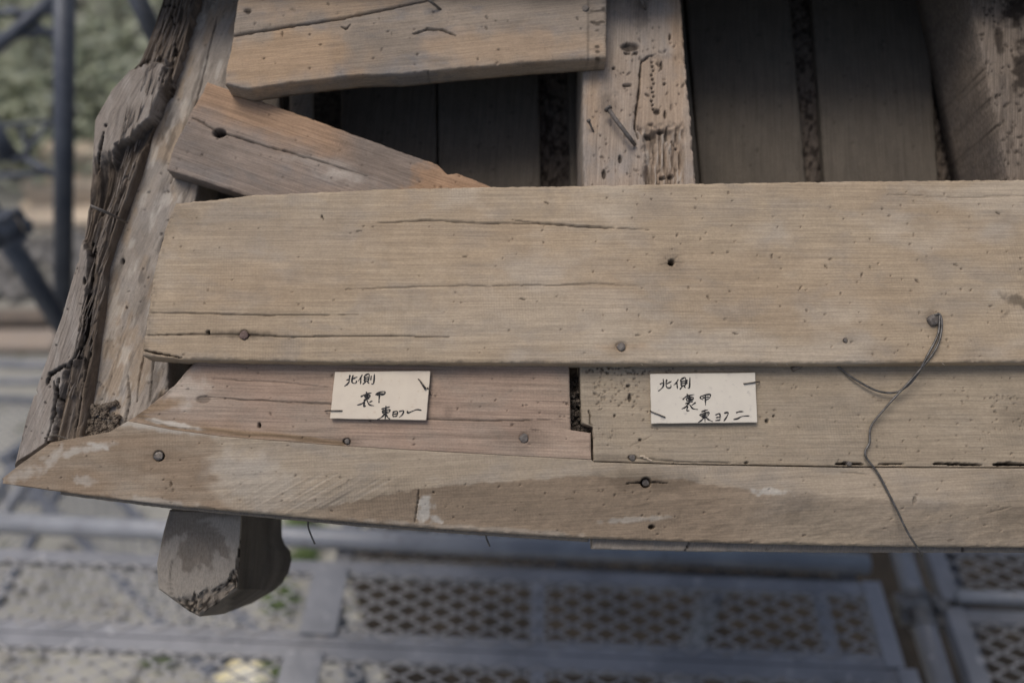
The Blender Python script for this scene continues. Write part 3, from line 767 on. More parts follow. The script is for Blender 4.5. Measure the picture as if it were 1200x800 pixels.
UB = Board(bottom=[(273, 41), (400, 21), (545, -10), (711, -44)], top=[(300, -150), (711, -150)],
           left=[(273, 41), (300, -150)], right=[(711, -44), (711, -150)], n0=0.001, thick=.0235, step=1.6)
UB.undul(.0012, 110, 40, 82).undul(.0004, 60, 4, 86).round(2.5, .0016); UB.blotch(2, 400, -10, 120, 30, .5, .5, 5, 0, .6, 22)
UB.hole(290, 13, 3.4, .003, .8, 1.3, .8).specks(20, (290, 0, 500, 30), (.5, 1.3), .6, 85)
UB.build('roof_plank', M['upper'], 'brown plank cut off by the top edge, upper of two at the top', 'plank', 'planks across the top opening')
nail_bent(UB, [(497, -4, .012), (506, 3, .007), (517, 12, -.002)], .0016, 'nail')

# ---- rafters
RM = Board(bottom=[(684, 245), (819, 245)], top=[(690, -130), (786, -130)], left=[(684, 245), (683, 150), (683, 70), (690, -130)],
           right=[(819, 245), (813, 190), (810, 140), (805, 95), (798, 0), (786, -130)], n0=-.0240, thick=.092, step=1.1, vertical=True)
RM.undul(.0015, 30, 90, 92).undul(.0006, 5, 60, 96).round(3, .0025, .8)
rotm = sst(-3, 3, RM.X - np.interp(RM.Y, [60, 70, 140, 150, 158, 250], [790, 752, 743, 745, 755, 758]) + 3 * fbm(RM.X / 4, RM.Y / 6, 99, 3)) * (1 - sst(798, 806, RM.X + 3 * fbm(RM.X / 4, RM.Y / 12, 9, 3))) * sst(62, 70, RM.Y)
low = sst(142, 160, RM.Y + 6 * fbm(RM.X / 5, RM.Y / 5, 98, 3))
f1 = fbm(RM.X / 2.6, RM.Y / 26, 101, 3)
RM.H -= rotm * (.002 + low * (.006 + .005 * f1)); RM.wear(0, rotm * low * (.15 + .5 * sst(.15, .5, f1))); RM.wear(1, rotm * low * .55 * sst(0, .5, -f1)); RM.wear(2, rotm * .35)
RM.crack([(752, 70), (748, 110), (744, 150), (748, 162)], 3.0, .006, .75).crack([(752, 72), (760, 66), (768, 64)], 2.2, .004, .7)
for k, y in enumerate(range(72, 132, 5)): RM.hole(765 + (k % 3) - 1, y, 1.5, .004, .9)
for (x, y, r, a, b) in ((775, 76, 2.2, .7, 2.6), (738, 55, 8, 1.4, .6), (745, 62, 3, 1, .7), (735, 62, 3, 1.4, .7), (719, 80, 2, 1, 1), (735, 100, 4, 1.4, .5), (779, 98, 1.8, 1, 1), (770, 130, 4, 1, .8), (780, 133, 2.2, .7, 2.2),
                        (782, 155, 3, .6, 2.8), (760, 157, 4, 1.5, .8), (775, 152, 3.4, 1.4, .7), (794, 170, 1.6, 1, 1), (778, 205, 3, 1.4, .8), (788, 203, 3.6, 1.2, .8), (708, 204, 3.0, .9, 2.0), (727, 186, 3, .8, 1.6), (785, 44, 2, .6, 2)):
    RM.hole(x, y, r, .004, .8, a, b)
RM.specks(60, (730, 30, 805, 215), (.5, 1.6), .8, 95, stretch=1.3).specks(40, (686, 80, 740, 215), (.4, 1.2), .6, 96)
RM.blotch(2, 795, 40, 10, 60, .6, .6, 4).blotch(2, 695, 120, 8, 40, .5, .6, 4)
RM.blotch(0, 712, 122, 10, 16, .35, .6, 5, 0, .6, 6).blotch(0, 750, 10, 10, 22, .35, .6, 5, 0, .6, 6)
RM.build('rafter', M['rafter'], 'worm eaten rafter between the two dark openings, bent nail on its face', 'rafter', 'rafters of the open roof')
nail_bent(RM, [(713, 128, .011), (722, 141, .012), (738, 162, .011), (744, 170, .002)], .0024, 'nail', .0045, 'large bent nail lying along the rafter')
nail_bent(RM, [(690, 142, .010), (697, 158, -.002)], .0013, 'nail', .0022)
nail_bent(RM, [(749, -6, .012), (753, 4, .008), (757, 13, -.002)], .0017, 'nail')

RR = Board(bottom=[(1190, 245), (1345, 245)], top=[(1105, -130), (1280, -130)], left=[(1190, 245), (1182, 210), (1160, 105), (1137, 0), (1105, -130)],
           right=[(1345, 245), (1280, -130)], n0=-.0240, thick=.095, step=1.6)
RR.undul(.0015, 30, 90, 112).undul(.0006, 5, 60, 116).round(3, .0025, .8)
RR.blotch(0, 1192, 12, 14, 16, .9, .5, 4, 0, 1.0, 8).blotch(0, 1197, 80, 8, 28, .85, .5, 5, 0, 1.0, 7).blotch(0, 1170, 48, 5, 14, .8, .5, 5, -15, 1.0, 6)
RR.specks(130, (1150, 0, 1205, 210), (.6, 2.0), .85, 105)
RR.wear(0, .3 * sst(0, .5, fbm(RR.X / 8, RR.Y / 24, 8, 4)))
RR.build('rafter', M['rafter_mouldy'], 'rafter at the right edge with black mould spots', 'rafter', 'rafters of the open roof')

# ---- boards seen deep in the openings
SN = -.117
def sheath(x0b, x1b, x0t, x1t, label, n=SN, mat='sheath', seed=1, ybot=330, ytop=-160, thick=.016):
    f = lambda a, b, y: b + (a - b) * (y - 0) / 210.0
    b = Board(bottom=[(f(x0b, x0t, ybot), ybot), (f(x1b, x1t, ybot), ybot)], top=[(f(x0b, x0t, ytop), ytop), (f(x1b, x1t, ytop), ytop)],
              left=[(f(x0b, x0t, ybot), ybot), (f(x0b, x0t, ytop), ytop)], right=[(f(x1b, x1t, ybot), ybot), (f(x1b, x1t, ytop), ytop)], n0=n, thick=thick, step=2.4)
    b.undul(.0008, 40, 160, seed).undul(.0003, 5, 80, seed + 4).round(3, .0015)
    b.specks(40, (x0t, 0, x1b, 215), (.6, 1.5), .6, seed)
    b.build('sheathing_board', M[mat], label, 'board', 'sheathing boards deep in the openings'); return b
sheath(300, 327, 302, 327, 'narrow sheathing strip coloured pale for light in the gap under the top planks', -.085, 'hip', 201, 260)  # both strips get paler wood in place of light through the gap
sheath(338, 364, 340, 364, 'second sheathing strip coloured pale for light, beside the black void', -.085, 'hip', 203, 260)
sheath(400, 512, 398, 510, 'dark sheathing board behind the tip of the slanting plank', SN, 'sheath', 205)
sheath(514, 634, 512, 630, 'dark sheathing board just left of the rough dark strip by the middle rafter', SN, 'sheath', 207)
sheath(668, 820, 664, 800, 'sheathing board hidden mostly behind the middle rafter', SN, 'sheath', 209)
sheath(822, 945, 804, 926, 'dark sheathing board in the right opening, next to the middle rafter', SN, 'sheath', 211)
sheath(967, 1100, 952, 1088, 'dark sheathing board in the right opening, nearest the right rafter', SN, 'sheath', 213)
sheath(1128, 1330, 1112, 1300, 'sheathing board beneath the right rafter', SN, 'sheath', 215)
def batten(xb, xt, w, label, seed):
    f = lambda y: xt + (xb - xt) * y / 210.0
    b = Board(bottom=[(f(330) - w, 330), (f(330) + w, 330)], top=[(f(-160) - w, -160), (f(-160) + w, -160)], left=[(f(330) - w, 330), (f(-160) - w, -160)],
              right=[(f(330) + w, 330), (f(-160) + w, -160)], n0=SN - .012, thick=.03, step=1.6)
    b.undul(.0035, 5, 7, seed).undul(.002, 12, 18, seed + 1)
    b.wear(0, .55 + .4 * sst(-.1, .4, fbm(b.X / 5, b.Y / 6, seed + 2, 4)))
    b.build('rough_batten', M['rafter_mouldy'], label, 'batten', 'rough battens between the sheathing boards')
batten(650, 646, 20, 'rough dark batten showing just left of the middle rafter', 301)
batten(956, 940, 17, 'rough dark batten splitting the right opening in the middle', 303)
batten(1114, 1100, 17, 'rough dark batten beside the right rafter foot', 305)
# ceiling boards under everything (close the void)
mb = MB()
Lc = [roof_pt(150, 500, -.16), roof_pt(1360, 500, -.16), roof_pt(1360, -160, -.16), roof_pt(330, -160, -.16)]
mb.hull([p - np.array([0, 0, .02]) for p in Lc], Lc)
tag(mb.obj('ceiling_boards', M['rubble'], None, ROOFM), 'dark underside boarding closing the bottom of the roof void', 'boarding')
# the rest of the roof, further up the slope
mb = MB()
u0 = float(roof_uv(826, 0)[0])
vat = lambda py, n: float(roof_uv(600, py, n)[1])
for (x0, x1, lo, hi, py) in ((-.75, u0, .006, .030, -40), (u0 + .002, u0 + 1.1, -.0225, .02, -30)):
    pr = [(vat(py, lo), lo), (vat(py, hi), hi), (vat(py, hi) + 1.5, hi), (vat(py, hi) + 1.5, lo)]
    mb.hull([(x0, v, n) for v, n in pr], [(x1, v, n) for v, n in pr])
tag(mb.obj('roof_boarding', M['upper'], None, ROOFM), 'boarding still in place further up the slope, above the picture', 'boarding')

# ---- the bracket nose under the eave
def cpt(x, y, d): return at_depth(x, y, d)
lerp9 = lambda p, q: [(p[0] + (q[0] - p[0]) * k / 8, p[1] + (q[1] - p[1]) * k / 8) for k in range(9)]
front = [(199, 597)] + lerp9((284, 599), (279, 690)) + [(234, 722), (222, 716), (186, 690), (184, 660), (192, 622)]
D0 = .80
mid = [(205, 594)] + lerp9((301, 598), (303, 690)) + [(262, 719), (240, 718), (200, 690), (196, 660), (200, 622)]
back = [(215, 588), (331, 590), (330, 612), (330.5, 628), (334, 638), (340, 645), (341.5, 656), (338, 670), (331, 682), (320, 692), (296, 706), (270, 700), (220, 680), (214, 640), (214, 610)]
K = 14
def loftring(a, b, t): return [((1 - t) * p[0] + t * q[0], (1 - t) * p[1] + t * q[1]) for p, q in zip(a, b)]
# profile of the side: dense grid in numpy for front face and side
def dense(ring, m=9):
    out = []
    for i in range(len(ring)):
        a = ring[i]; b = ring[(i + 1) % len(ring)]
        for k in range(m): out.append((a[0] + (b[0] - a[0]) * k / m, a[1] + (b[1] - a[1]) * k / m))
    return out
rings = []; wears = []
secs = [(front, .0), (front, .02)] + [(loftring(front, mid, t), t * .05 + .02) for t in (.33, .66, 1)] + [(loftring(mid, back, t), .07 + t * .075) for t in (.2, .4, .6, .8, 1)]
nv = None
V = []; Wv = []
fd = dense(front)
nf = len(fd)
cx, cy = 232, 652
# front face: concentric rings from the centre
for k in range(0, 31):
    s_ = k / 30
    for (x, y) in fd:
        X = cx + (x - cx) * s_; Y = cy + (y - cy) * s_
        n1 = float(fbm(np.array(X / 9), np.array(Y / 9), 5, 3)); 
        rotv = float(sst(0, 5, np.array(Y - np.interp(X, [180, 215, 240, 262, 276, 283], [705, 700, 690, 682, 662, 625]) + 6 * fbm(np.array(X / 3), np.array(Y / 8), 9, 3))))
        dep = D0 + .0006 * n1 + rotv * (.002 + .005 * float(vn(np.array(X / 3), np.array(Y / 4), 3))) + (.003 if k == 30 else 0)
        V.append(cpt(X, Y, dep))
        wob = float(fbm(np.array(X / 18), np.array(Y / 18), 33, 4)); wob2 = float(fbm(np.array(X / 14), np.array(Y / 22), 35, 4))
        dm = .8 * float(sst(-.12, .06, np.array(1.0 - math.hypot((X - 238) / 24, (Y - 640) / 32) + .75 * wob)))
        dm = max(dm, float(sst(-.1, .1, np.array((634 - Y - (X - 190) * .45) / 22 + .9 * wob2))) * .9, float(sst(-4, 4, np.array(606 - Y + 10 * wob))))
        vv = float(vn(np.array(X / 2.4), np.array(Y / 5), 13))
        crk = max(0, 1 - abs(X - (203 + 4 * math.sin(Y / 16))) / 1.4) * (Y > 655)
        Wv.append((max(rotv * (.9 if vv > .62 else .1), .35 * dm, .7 * crk), .55 * (1 - dm) * (1 - rotv) , rotv * .0))
F = []
for k in range(30):
    for j in range(nf):
        F.append((k * nf + j, (k + 1) * nf + j, (k + 1) * nf + (j + 1) % nf, k * nf + (j + 1) % nf))
prev = 30 * nf
for si, (ring, dd) in enumerate(secs[1:]):
    b0 = len(V)
    for (x, y) in dense(ring):
        g1 = float(fbm(np.array(dd * 300), np.array(y / 60 + x / 200), 51, 3)) * .002
        V.append(cpt(x + g1 * 400, y, D0 + dd)); Wv.append((.35 + .4 * float(vn(np.array(dd * 160), np.array(y / 50), 5)) if x > 270 else .25, 0, 0))
    for j in range(nf): F.append((prev + j, b0 + j, b0 + (j + 1) % nf, prev + (j + 1) % nf))
    prev = b0
F.append(tuple(prev + j for j in range(nf)))
Rinv = np.array(ROOF_ROT.to_3x3().inverted())
Vl = (np.array(V) - RO) @ Rinv.T
o = mesh_obj('bracket_nose', Vl, F, M['block'], None, ROOFM, smooth=True)
at = o.data.attributes.new('Wear', 'FLOAT_COLOR', 'POINT')
at.data.foreach_set('color', np.concatenate([np.array(Wv), np.ones((len(Wv), 1))], 1).astype(np.float32).ravel())
o.data.set_sharp_from_angle(angle=R_(28))
tag(o, 'grey timber bracket nose hanging under the left end of the eave, chipped lower edge', 'bracket')

# ---- the wire
def P(x, y, n): return roof_pt(x, y, n)
w1 = [P(1099, 367, 0.0020), P(1101, 372, 0.0045), P(1099, 392, 0.0040), P(1086, 418, 0.0030), P(1074, 440, -0.0037), P(1062, 453, -0.0074), P(1047, 460, -0.0099), P(1026, 457, -0.0112), P(1000, 443, -0.0124), P(984, 431, -0.0136), P(972, 421, -0.0144)]
w2 = [P(1095, 369, 0.0042), P(1102, 369, 0.0050), P(1103.5, 386, 0.0050), P(1096, 410, 0.0040), P(1072, 440, -0.0025), P(1040, 475, -0.0087), P(1021, 499, -0.0112), P(1019, 518, -0.0118), P(1014, 533, -0.0124), P(1030, 556, -0.0127),
      P(1050, 595, -0.0143), P(1064, 624, -0.0161), P(1081, 650, -0.0211)]
mb = MB().tube(smooth_path(w1, 8), .00105, 8).tube(smooth_path(w2, 8), .0010, 8)
tag(mb.obj('wire', M['wire'], None, ROOFM, True), 'rusty wire looped over the big nail and trailing past the eave', 'wire')
for (pts, lab) in (([(362, 606, -.05), (361, 616, -.056), (365, 628, -.058), (369, 637, -.06)], 'short dark wire poking out below the eave just right of the bracket nose'),
                   ([(569, 622, -.05), (570, 630, -.054), (574, 640, -.056)], 'tiny wire end poking out below the middle of the eave')):
    mb = MB().tube(smooth_path([P(*q) for q in pts], 5), .0009, 6)
    tag(mb.obj('wire_end', M['wire'], None, ROOFM, True), lab, 'wire')
mb = MB().tube([P(928, 433, -.0152), P(943, 426, -.0142)], .0022, 6)
tag(mb.obj('splinter', M['rafter_mouldy'], None, ROOFM, True), 'dark splinter stuck under the long plank, left of the wire', 'splinter')

# ---- paper tags with brush writing
def stroke(mb, pts, n, w=.00074):
    p = smooth_path([np.array([x, y, 0.0]) for x, y in pts], 5) if len(pts) > 2 else [np.array([pts[0][0] + (pts[1][0] - pts[0][0]) * t, pts[0][1] + (pts[1][1] - pts[0][1]) * t, 0]) for t in np.linspace(0, 1, 6)]
    Q = [roof_pt(q[0], q[1], n) for q in p]
    L = []; Rr = []; m = len(Q)
    for i, c in enumerate(Q):
        t = Q[min(i + 1, m - 1)] - Q[max(i - 1, 0)]; t = t / (np.linalg.norm(t) + 1e-12)
        nn = np.array([-t[1], t[0], 0]); f = i / (m - 1)
        ww = w * (1.0 - .35 * f + .25 * math.sin(f * 9 + pts[0][0])) 
        if i in (0, m - 1): ww *= .6
        L.append(c + nn * ww); Rr.append(c - nn * ww)
    b = len(mb.v); up = np.array([0, 0, .00012])
    for i in range(m):
        for q in (L[i], Rr[i], Rr[i] + up, L[i] + up): mb.v.append(tuple(q))
    for i in range(m - 1):
        a = b + 4 * i; c = a + 4
        mb.f += [(a + 3, a + 2, c + 2, c + 3), (a, a + 3, c + 3, c), (a + 2, a + 1, c + 1, c + 2)]
    mb.f += [(b, b + 1, b + 2, b + 3), (b + 4 * m - 1, b + 4 * m - 2, b + 4 * m - 3, b + 4 * m - 4)]


def paper_tag(quad, n, thick, mat, label, strokes, staples, tilt):
    cpx = np.mean([q[0] for q in quad]), np.mean([q[1] for q in quad])
    root = empty('paper_tag', ROOFM @ Vector(roof_pt(cpx[0], cpx[1], n)))
    root.rotation_euler = ROOF_ROT.to_euler()
    tag(root, label, 'tag', 'handwritten tags stapled to the boards')
    g = random.Random(int(quad[0][0])); ring = []
    for i in range(4):
        a = quad[i]; b = quad[(i + 1) % 4]
        for k in range(12):
            t = k / 12
            x = a[0] + (b[0] - a[0]) * t; y = a[1] + (b[1] - a[1]) * t
            j = .18
            ring.append((x + g.uniform(-j, j), y + g.uniform(-j, j)))
    ring = ring[::-1]
    top = [roof_pt(x, y, n) for x, y in ring]
    bot = [p - np.array([0, 0, thick]) for p in top]
    top2 = [p + (np.array([*roof_pt(cpx[0], cpx[1], n)]) - p) * .006 for p in top]
    top1 = [p - np.array([0, 0, .0004]) for p in top]
    m = len(ring); mb = MB()
    mb.add(bot + top1 + top2, [tuple(range(m - 1, -1, -1)), tuple(range(2 * m, 3 * m))] +
           [(i, (i + 1) % m, m + (i + 1) % m, m + i) for i in range(m)] + [(m + i, m + (i + 1) % m, 2 * m + (i + 1) % m, 2 * m + i) for i in range(m)])
    mb.obj('card', M[mat], root, ROOFM)
    mb = MB()
    for (sc, ox, oy, pts) in strokes: stroke(mb, [(ox + x / sc, oy + y / sc) for x, y in pts], n + .0001)
    mb.obj('handwriting', M['ink'], root, ROOFM)
    for st in staples:
        q = [roof_pt(x, y, n + h) for x, y, h in st]
        MB().tube(q, .0006, 6).obj('staple', M['staple'], root, ROOFM, True)
    return root

a = (14.81, 384, 430); b = (11.76, 436, 430)
T1 = [a + (p,) for p in (
    [(388, 135), (375, 200), (368, 258), (330, 305), (285, 335)], [(325, 228), (392, 205)], [(442, 138), (425, 200), (422, 258), (450, 280), (490, 275), (502, 235)], [(428, 208), (515, 168)],
    [(602, 128), (570, 190), (528, 242)], [(577, 190), (570, 300)], [(640, 150), (632, 250)], [(640, 150), (718, 120), (705, 250)], [(640, 185), (702, 172)], [(640, 216), (700, 205)], [(632, 250), (702, 240)],
    [(662, 255), (605, 300)], [(688, 255), (722, 288)], [(757, 150), (747, 232)], [(812, 122), (797, 280), (758, 290)],
    [(665, 428), (682, 456)], [(570, 515), (660, 470), (765, 445)], [(640, 490), (652, 540)], [(650, 492), (732, 484), (720, 532)], [(650, 515), (715, 508)], [(655, 540), (720, 530)], [(690, 455), (684, 565)],
    [(622, 572), (725, 545)], [(662, 560), (600, 630), (508, 660)], [(640, 600), (625, 685), (662, 665)], [(680, 570), (722, 650), (805, 670)], [(778, 585), (718, 612)],
    [(828, 470), (882, 492)], [(845, 465), (920, 430), (995, 428), (978, 470), (920, 490)], [(850, 480), (970, 455)], [(907, 428), (892, 550), (889, 622)])]
T1 += [b + (p,) for p in (
    [(128, 578), (248, 545)], [(192, 533), (180, 722)], [(140, 600), (150, 640)], [(140, 600), (242, 585), (232, 627)], [(150, 620), (230, 610)], [(150, 640), (230, 630)], [(180, 642), (130, 690), (68, 726)], [(186, 640), (215, 690), (247, 716)],
    [(283, 620), (347, 610), (340, 680)], [(290, 648), (340, 642)], [(285, 681), (347, 675)], [(290, 615), (285, 680)], [(372, 612), (433, 600), (420, 650), (372, 696)], [(488, 603), (496, 630), (560, 605), (620, 585), (682, 596)])]
paper_tag([(392.5, 435.5), (504.5, 434.5), (499.5, 492), (386.5, 490)], -.0105, .0030, 'tag', 'cream paper tag on the pinkish board, its last brush stroke a single bar', T1,
          [[(381, 481.5, -.004), (384, 481, .001), (400, 481, .0012), (401, 481, 0)], [(490, 444, 0), (491.5, 445, .0014), (498, 456, .0014), (501, 454, .001), (504.5, 462, -.004)], [(493, 447, .0012), (499, 455, .0018)]], 0)
a = (13.34, 758, 432); b = (11.76, 810, 432)
T2 = [a + (p,) for p in (
    [(255, 158), (262, 220), (255, 275), (215, 320), (178, 350)], [(203, 240), (247, 220)], [(312, 163), (300, 230), (310, 285), (345, 300), (376, 285), (376, 248)], [(310, 236), (387, 193)],
    [(492, 163), (460, 220), (418, 256)], [(470, 215), (478, 312)], [(530, 165), (536, 270)], [(535, 165), (602, 140), (605, 262)], [(540, 200), (596, 190)], [(540, 230), (596, 222)], [(536, 266), (600, 255)], [(557, 270), (513, 327)], [(575, 265), (607, 300)],
    [(628, 168), (625, 242)], [(674, 133), (665, 290), (638, 300)],
    [(623, 393), (646, 416)], [(560, 482), (620, 430), (742, 400)], [(615, 460), (630, 510)], [(620, 456), (722, 445), (715, 490)], [(640, 480), (712, 470)], [(640, 505), (715, 490)], [(672, 408), (660, 562)], [(600, 545), (722, 510)],
    [(652, 540), (600, 600), (543, 626)], [(640, 580), (625, 650), (668, 650)], [(670, 560), (720, 620), (800, 635)], [(768, 523), (700, 570)],
    [(845, 425), (838, 460), (882, 482)], [(845, 430), (930, 405), (994, 403), (975, 460), (920, 486)], [(868, 452), (972, 440)], [(915, 410), (915, 500), (918, 572)])]
T2 += [b + (p,) for p in (
    [(138, 592), (228, 563)], [(190, 558), (190, 737)], [(113, 630), (140, 652)], [(125, 625), (242, 600), (230, 650)], [(130, 646), (235, 625)], [(140, 667), (225, 655)], [(180, 667), (140, 710), (92, 742)], [(200, 665), (240, 700), (298, 726)],
    [(333, 636), (392, 620), (395, 712)], [(340, 672), (390, 665)], [(333, 712), (402, 705)], [(453, 611), (508, 602), (490, 660), (448, 721)], [(618, 606), (660, 590), (722, 588)], [(582, 698), (640, 685), (700, 655), (803, 647)])]
paper_tag([(762, 438), (885, 436.5), (887.5, 494.5), (763.5, 496)], -.0110, .0030, 'tag2', 'whiter paper tag on the dull brown board, its last brush strokes a double bar', T2,
          [[(762, 481, -.003), (763, 482, .001), (779, 488.5, .0012), (779.5, 488.7, 0)], [(871.5, 449.5, 0), (872, 449.5, .0012), (887, 447.5, .001), (890, 447, -.004)]], 0)

# a few crumbs and straw bits on the boards
mb = MB(); g = random.Random(77)
for (x, y) in ((761, 538), (757, 537), (753, 535)): mb.tube([P(x - 3, y - 1, -.0145), P(x + 3, y + g.uniform(-2, 2), -.0135)], .0005, 5)
for x in (905, 918, 1102, 748): mb.tube([P(x, 424, -.001), P(x + 5, 427.5, -.004)], .0004, 5)
tag(mb.obj('straw_bits', M['cut'], None, ROOFM), 'few pale straw bits caught along the boards by the right tag', 'straw', kind='stuff')

# ================================================================== THE SCAFFOLD
def unit(a): return a / np.linalg.norm(a)
ZU = np.array([0, 0, 1.0])
pA = at_z(0, 652, DECK_Z); pB = at_z(1000, 692, DECK_Z)
DU = unit(pB - pA); DV = np.cross(ZU, DU)            # along and away from the photographer


def dloc(px, py, z=DECK_Z):
    p = at_z(px, py, z) - pA
    return p @ DU, p @ DV


def expanded(a0, a1, b0, b1, z, la=.066, lb=.031, w=.0028, h=.0012, du=DU, dv=DV, org=pA):
    mb = MB(); O = np.array([org[0], org[1], z])
    na = int((a1 - a0) / (la / 2)); nb_ = int((b1 - b0) / (lb / 2))
    for i in range(na):
        for j in range(nb_ + 1):
            if (i + j) % 2: continue
            for sj in (1, -1):
                if not 0 <= j + sj <= nb_: continue
                p = O + du * (a0 + i * la / 2) + dv * (b0 + j * lb / 2)
                q = O + du * (a0 + (i + 1) * la / 2) + dv * (b0 + (j + sj) * lb / 2)
                t = unit(q - p); s = np.cross(ZU, t) * w * .9 ; up = ZU * h
                s2 = s
                r = [p - s2 - up * .4, p + s2 - up * .4, p + s2 + up * .4, p - s2 + up * .4]
                e = q - p
                mb.add(r + [x + e for x in r], [(0, 1, 5, 4), (1, 2, 6, 5), (2, 3, 7, 6), (3, 0, 4, 7)])
    return mb


def deck(a0, a1, b0, b1, z, bars, label, rail=.027, du=DU, dv=DV, org=pA, la=.066, lb=.031, plates=(), mm=('meshsteel', 'galv')):
    O = np.array([org[0], org[1], z])
    root = empty('mesh_deck', O + du * (a0 + a1) / 2 + dv * (b0 + b1) / 2)
    tag(root, label, 'deck', 'expanded metal scaffold decks')
    expanded(a0, a1, b0 + rail * .45, b1 - rail * .45, z + .002, la, lb, du=du, dv=dv, org=org).obj('mesh_panel', M[mm[0]], root)
    for b_ in (b0 + rail / 2, b1 - rail / 2):
        c = O + du * (a0 + a1) / 2 + dv * b_
        mb = MB().box(c - ZU * .012, du * (a1 - a0) / 2, dv * rail / 2, ZU * .012)
        mb.obj('side_rail', M[mm[1]], root)
    for e in (a0, a1):
        MB().box(O + du * e + dv * (b0 + b1) / 2 - ZU * .010, du * .018, dv * (b1 - b0) / 2, ZU * .018).obj('end_rail', M[mm[1]], root)
    for k in bars:
        MB().box(O + du * k + dv * (b0 + b1) / 2 - ZU * .006, du * .014, dv * ((b1 - b0) / 2 - rail), ZU * .007).obj('cross_bar', M['galv'], root)
    for (k, wd) in plates:
        MB().box(O + du * k + dv * (b0 + b1) / 2 + ZU * .008, du * wd, dv * ((b1 - b0) / 2 - rail * .6), ZU * .002).obj('cover_plate', M['galv'], root)
    return root


bT = dloc(500, 662)[1] ; bM = dloc(500, 760)[1]
aE = dloc(1036, 740)[0]; aL = dloc(-260, 700)[0]
wdt = bT - bM
deck(aL, aE, bM + .001, bT, DECK_Z, [dloc(630, 720)[0], dloc(966, 720)[0]], 'mesh deck running under the eave, nearest the building', plates=[(dloc(378, 720)[0], .036)])
deck(aL, aE + .02, bM - wdt, bM - .001, DECK_Z, [dloc(630, 800)[0], dloc(966, 800)[0]], 'mesh deck at the bottom edge of the picture, nearest the camera', plates=[(dloc(352, 790)[0], .038)])
b2 = dloc(500, 644)[1]
deck(dloc(400, 630)[0], aE - .02, b2 - .02, b2 + .24, DECK_Z - .06, [dloc(660, 630)[0]], 'mesh deck beyond the steel pipe, mostly hidden by the eave')
deck(dloc(1136, 740)[0], dloc(1136, 740)[0] + .7, dloc(1150, 820)[1], dloc(1150, 706)[1], DECK_Z - .03, [], 'mesh deck at the lower right corner, below the short pipe')
deck(dloc(1118, 670)[0], dloc(1118, 670)[0] + .7, dloc(1150, 692)[1], dloc(1150, 620)[1], DECK_Z - .05, [], 'mesh deck at the right edge, above the short pipe')


def pole(p, q, r, label, mat='galv', name='scaffold_pole', group='scaffold tubes', k=16):
    o = MB().tube([p, q], r, k).obj(name, M[mat], None, None, True)
    tag(o, label, 'pole', group); return o


def coupler(p, ax, r, label=None, mat='coupler'):
    """a bolted clamp round a tube"""
    ax = unit(np.asarray(ax, float)); s = unit(np.cross(ax, ZU)); n = np.cross(s, ax)
    root = empty('coupler', p); tag(root, label, 'clamp', 'scaffold clamps')
    for d in (-.030, .030):
        MB().tube([p + ax * (d - .007), p + ax * (d + .007)], r * 1.22, 16).obj('clamp_band', M[mat], root)
    MB().tube([p - ax * .032, p + ax * .032], r * 1.10, 16).obj('sleeve', M[mat], root, None, True)
    for sd in (1, -1):
        c = p + s * sd * (r * 1.55)
        MB().box(c, ax * .032, s * .008, n * .010).obj('flange', M[mat], root)
        MB().tube([c - n * .026, c + n * .030], .0065, 8).tube([c + n * .020, c + n * .032], .012, 6).obj('bolt', M[mat], root)
    return root


pole(at_z(-300, 598, DECK_Z - .03), at_z(1016, 660, DECK_Z - .03), .0235, 'long horizontal pipe just below the eave, with a cut right end', 'pipe')
pp, qq = at_z(1042, 600, DECK_Z - .05), at_z(1118, 850, DECK_Z - .05)
pole(pp, qq, .0243, 'pipe at the lower right carrying the bolted clamp')
ax = unit(qq - pp)
coupler(at_z(1077, 715, DECK_Z - .05), ax, .0243, 'bolted steel clamp round the lower right pipe')
pole(at_z(1122, 698, DECK_Z + .01), at_z(1330, 702, DECK_Z + .01), .012, 'short thin pipe at the right edge, between two mesh decks', 'pipe')
pole(at_z(1098, 610, DECK_Z - .09), at_z(1165, 860, DECK_Z - .09), .020, 'dark square-set tube right of the clamp', 'galvdark')
# left side scaffold: sloping tubes
pole(at_depth(76, -90, 1.95), at_depth(74, 360, 2.3), .0255, 'dark upright tube at the upper left, in front of the greenery', 'galvdark')
pole(at_depth(-40, 205, 1.9), at_depth(82, 395, 2.2), .027, 'slanting dark tube at the left edge meeting the upright tube', 'galvdark')
pole(at_depth(148, -30, 1.5), at_depth(186, 52, 1.55), .018, 'dark tube crossing the top edge behind the rotten timber', 'galvdark')
coupler(at_depth(8, 268, 1.95), at_depth(82, 395, 2.2) - at_depth(-40, 205, 1.9), .027, 'dark clamp on the slanting tube at the left edge', 'galvdark')
def truss(bars, name, label, dep, mat='galvdark'):
    c = at_depth(bars[0][0][0], bars[0][0][1], dep)
    root = empty(name, c); tag(root, label, 'frame', 'lattice frames at the left edge')
    for k, (p, q, r) in enumerate(bars):
        MB().tube([at_depth(p[0], p[1], dep + .02 * (k % 2)), at_depth(q[0], q[1], dep + .02 * (k % 2))], r, 10).obj('chord' if k < 2 else 'brace', M[mat], root, None, True)
truss([((-60, 16), (70, 14), .010), ((-60, 48), (72, 36), .012), ((-30, 78), (66, -4), .018), ((10, 10), (64, 44), .012)], 'lattice_frame', 'dark lattice frame at the top left corner', 2.4)
truss([((-60, 152), (66, 142), .007), ((-60, 182), (30, 186), .013), ((30, 186), (66, 206), .012), ((-30, 208), (66, 202), .010), ((20, 190), (58, 144), .008), ((24, 148), (34, 184), .007)], 'lattice_frame', 'dark lattice frame left of the upright tube, halfway down', 2.5)
pole(at_depth(-20, 140, 2.2), at_depth(8, 186, 2.25), .035, 'stubby black tube end at the left edge beside the lattice frame', 'galvdark')
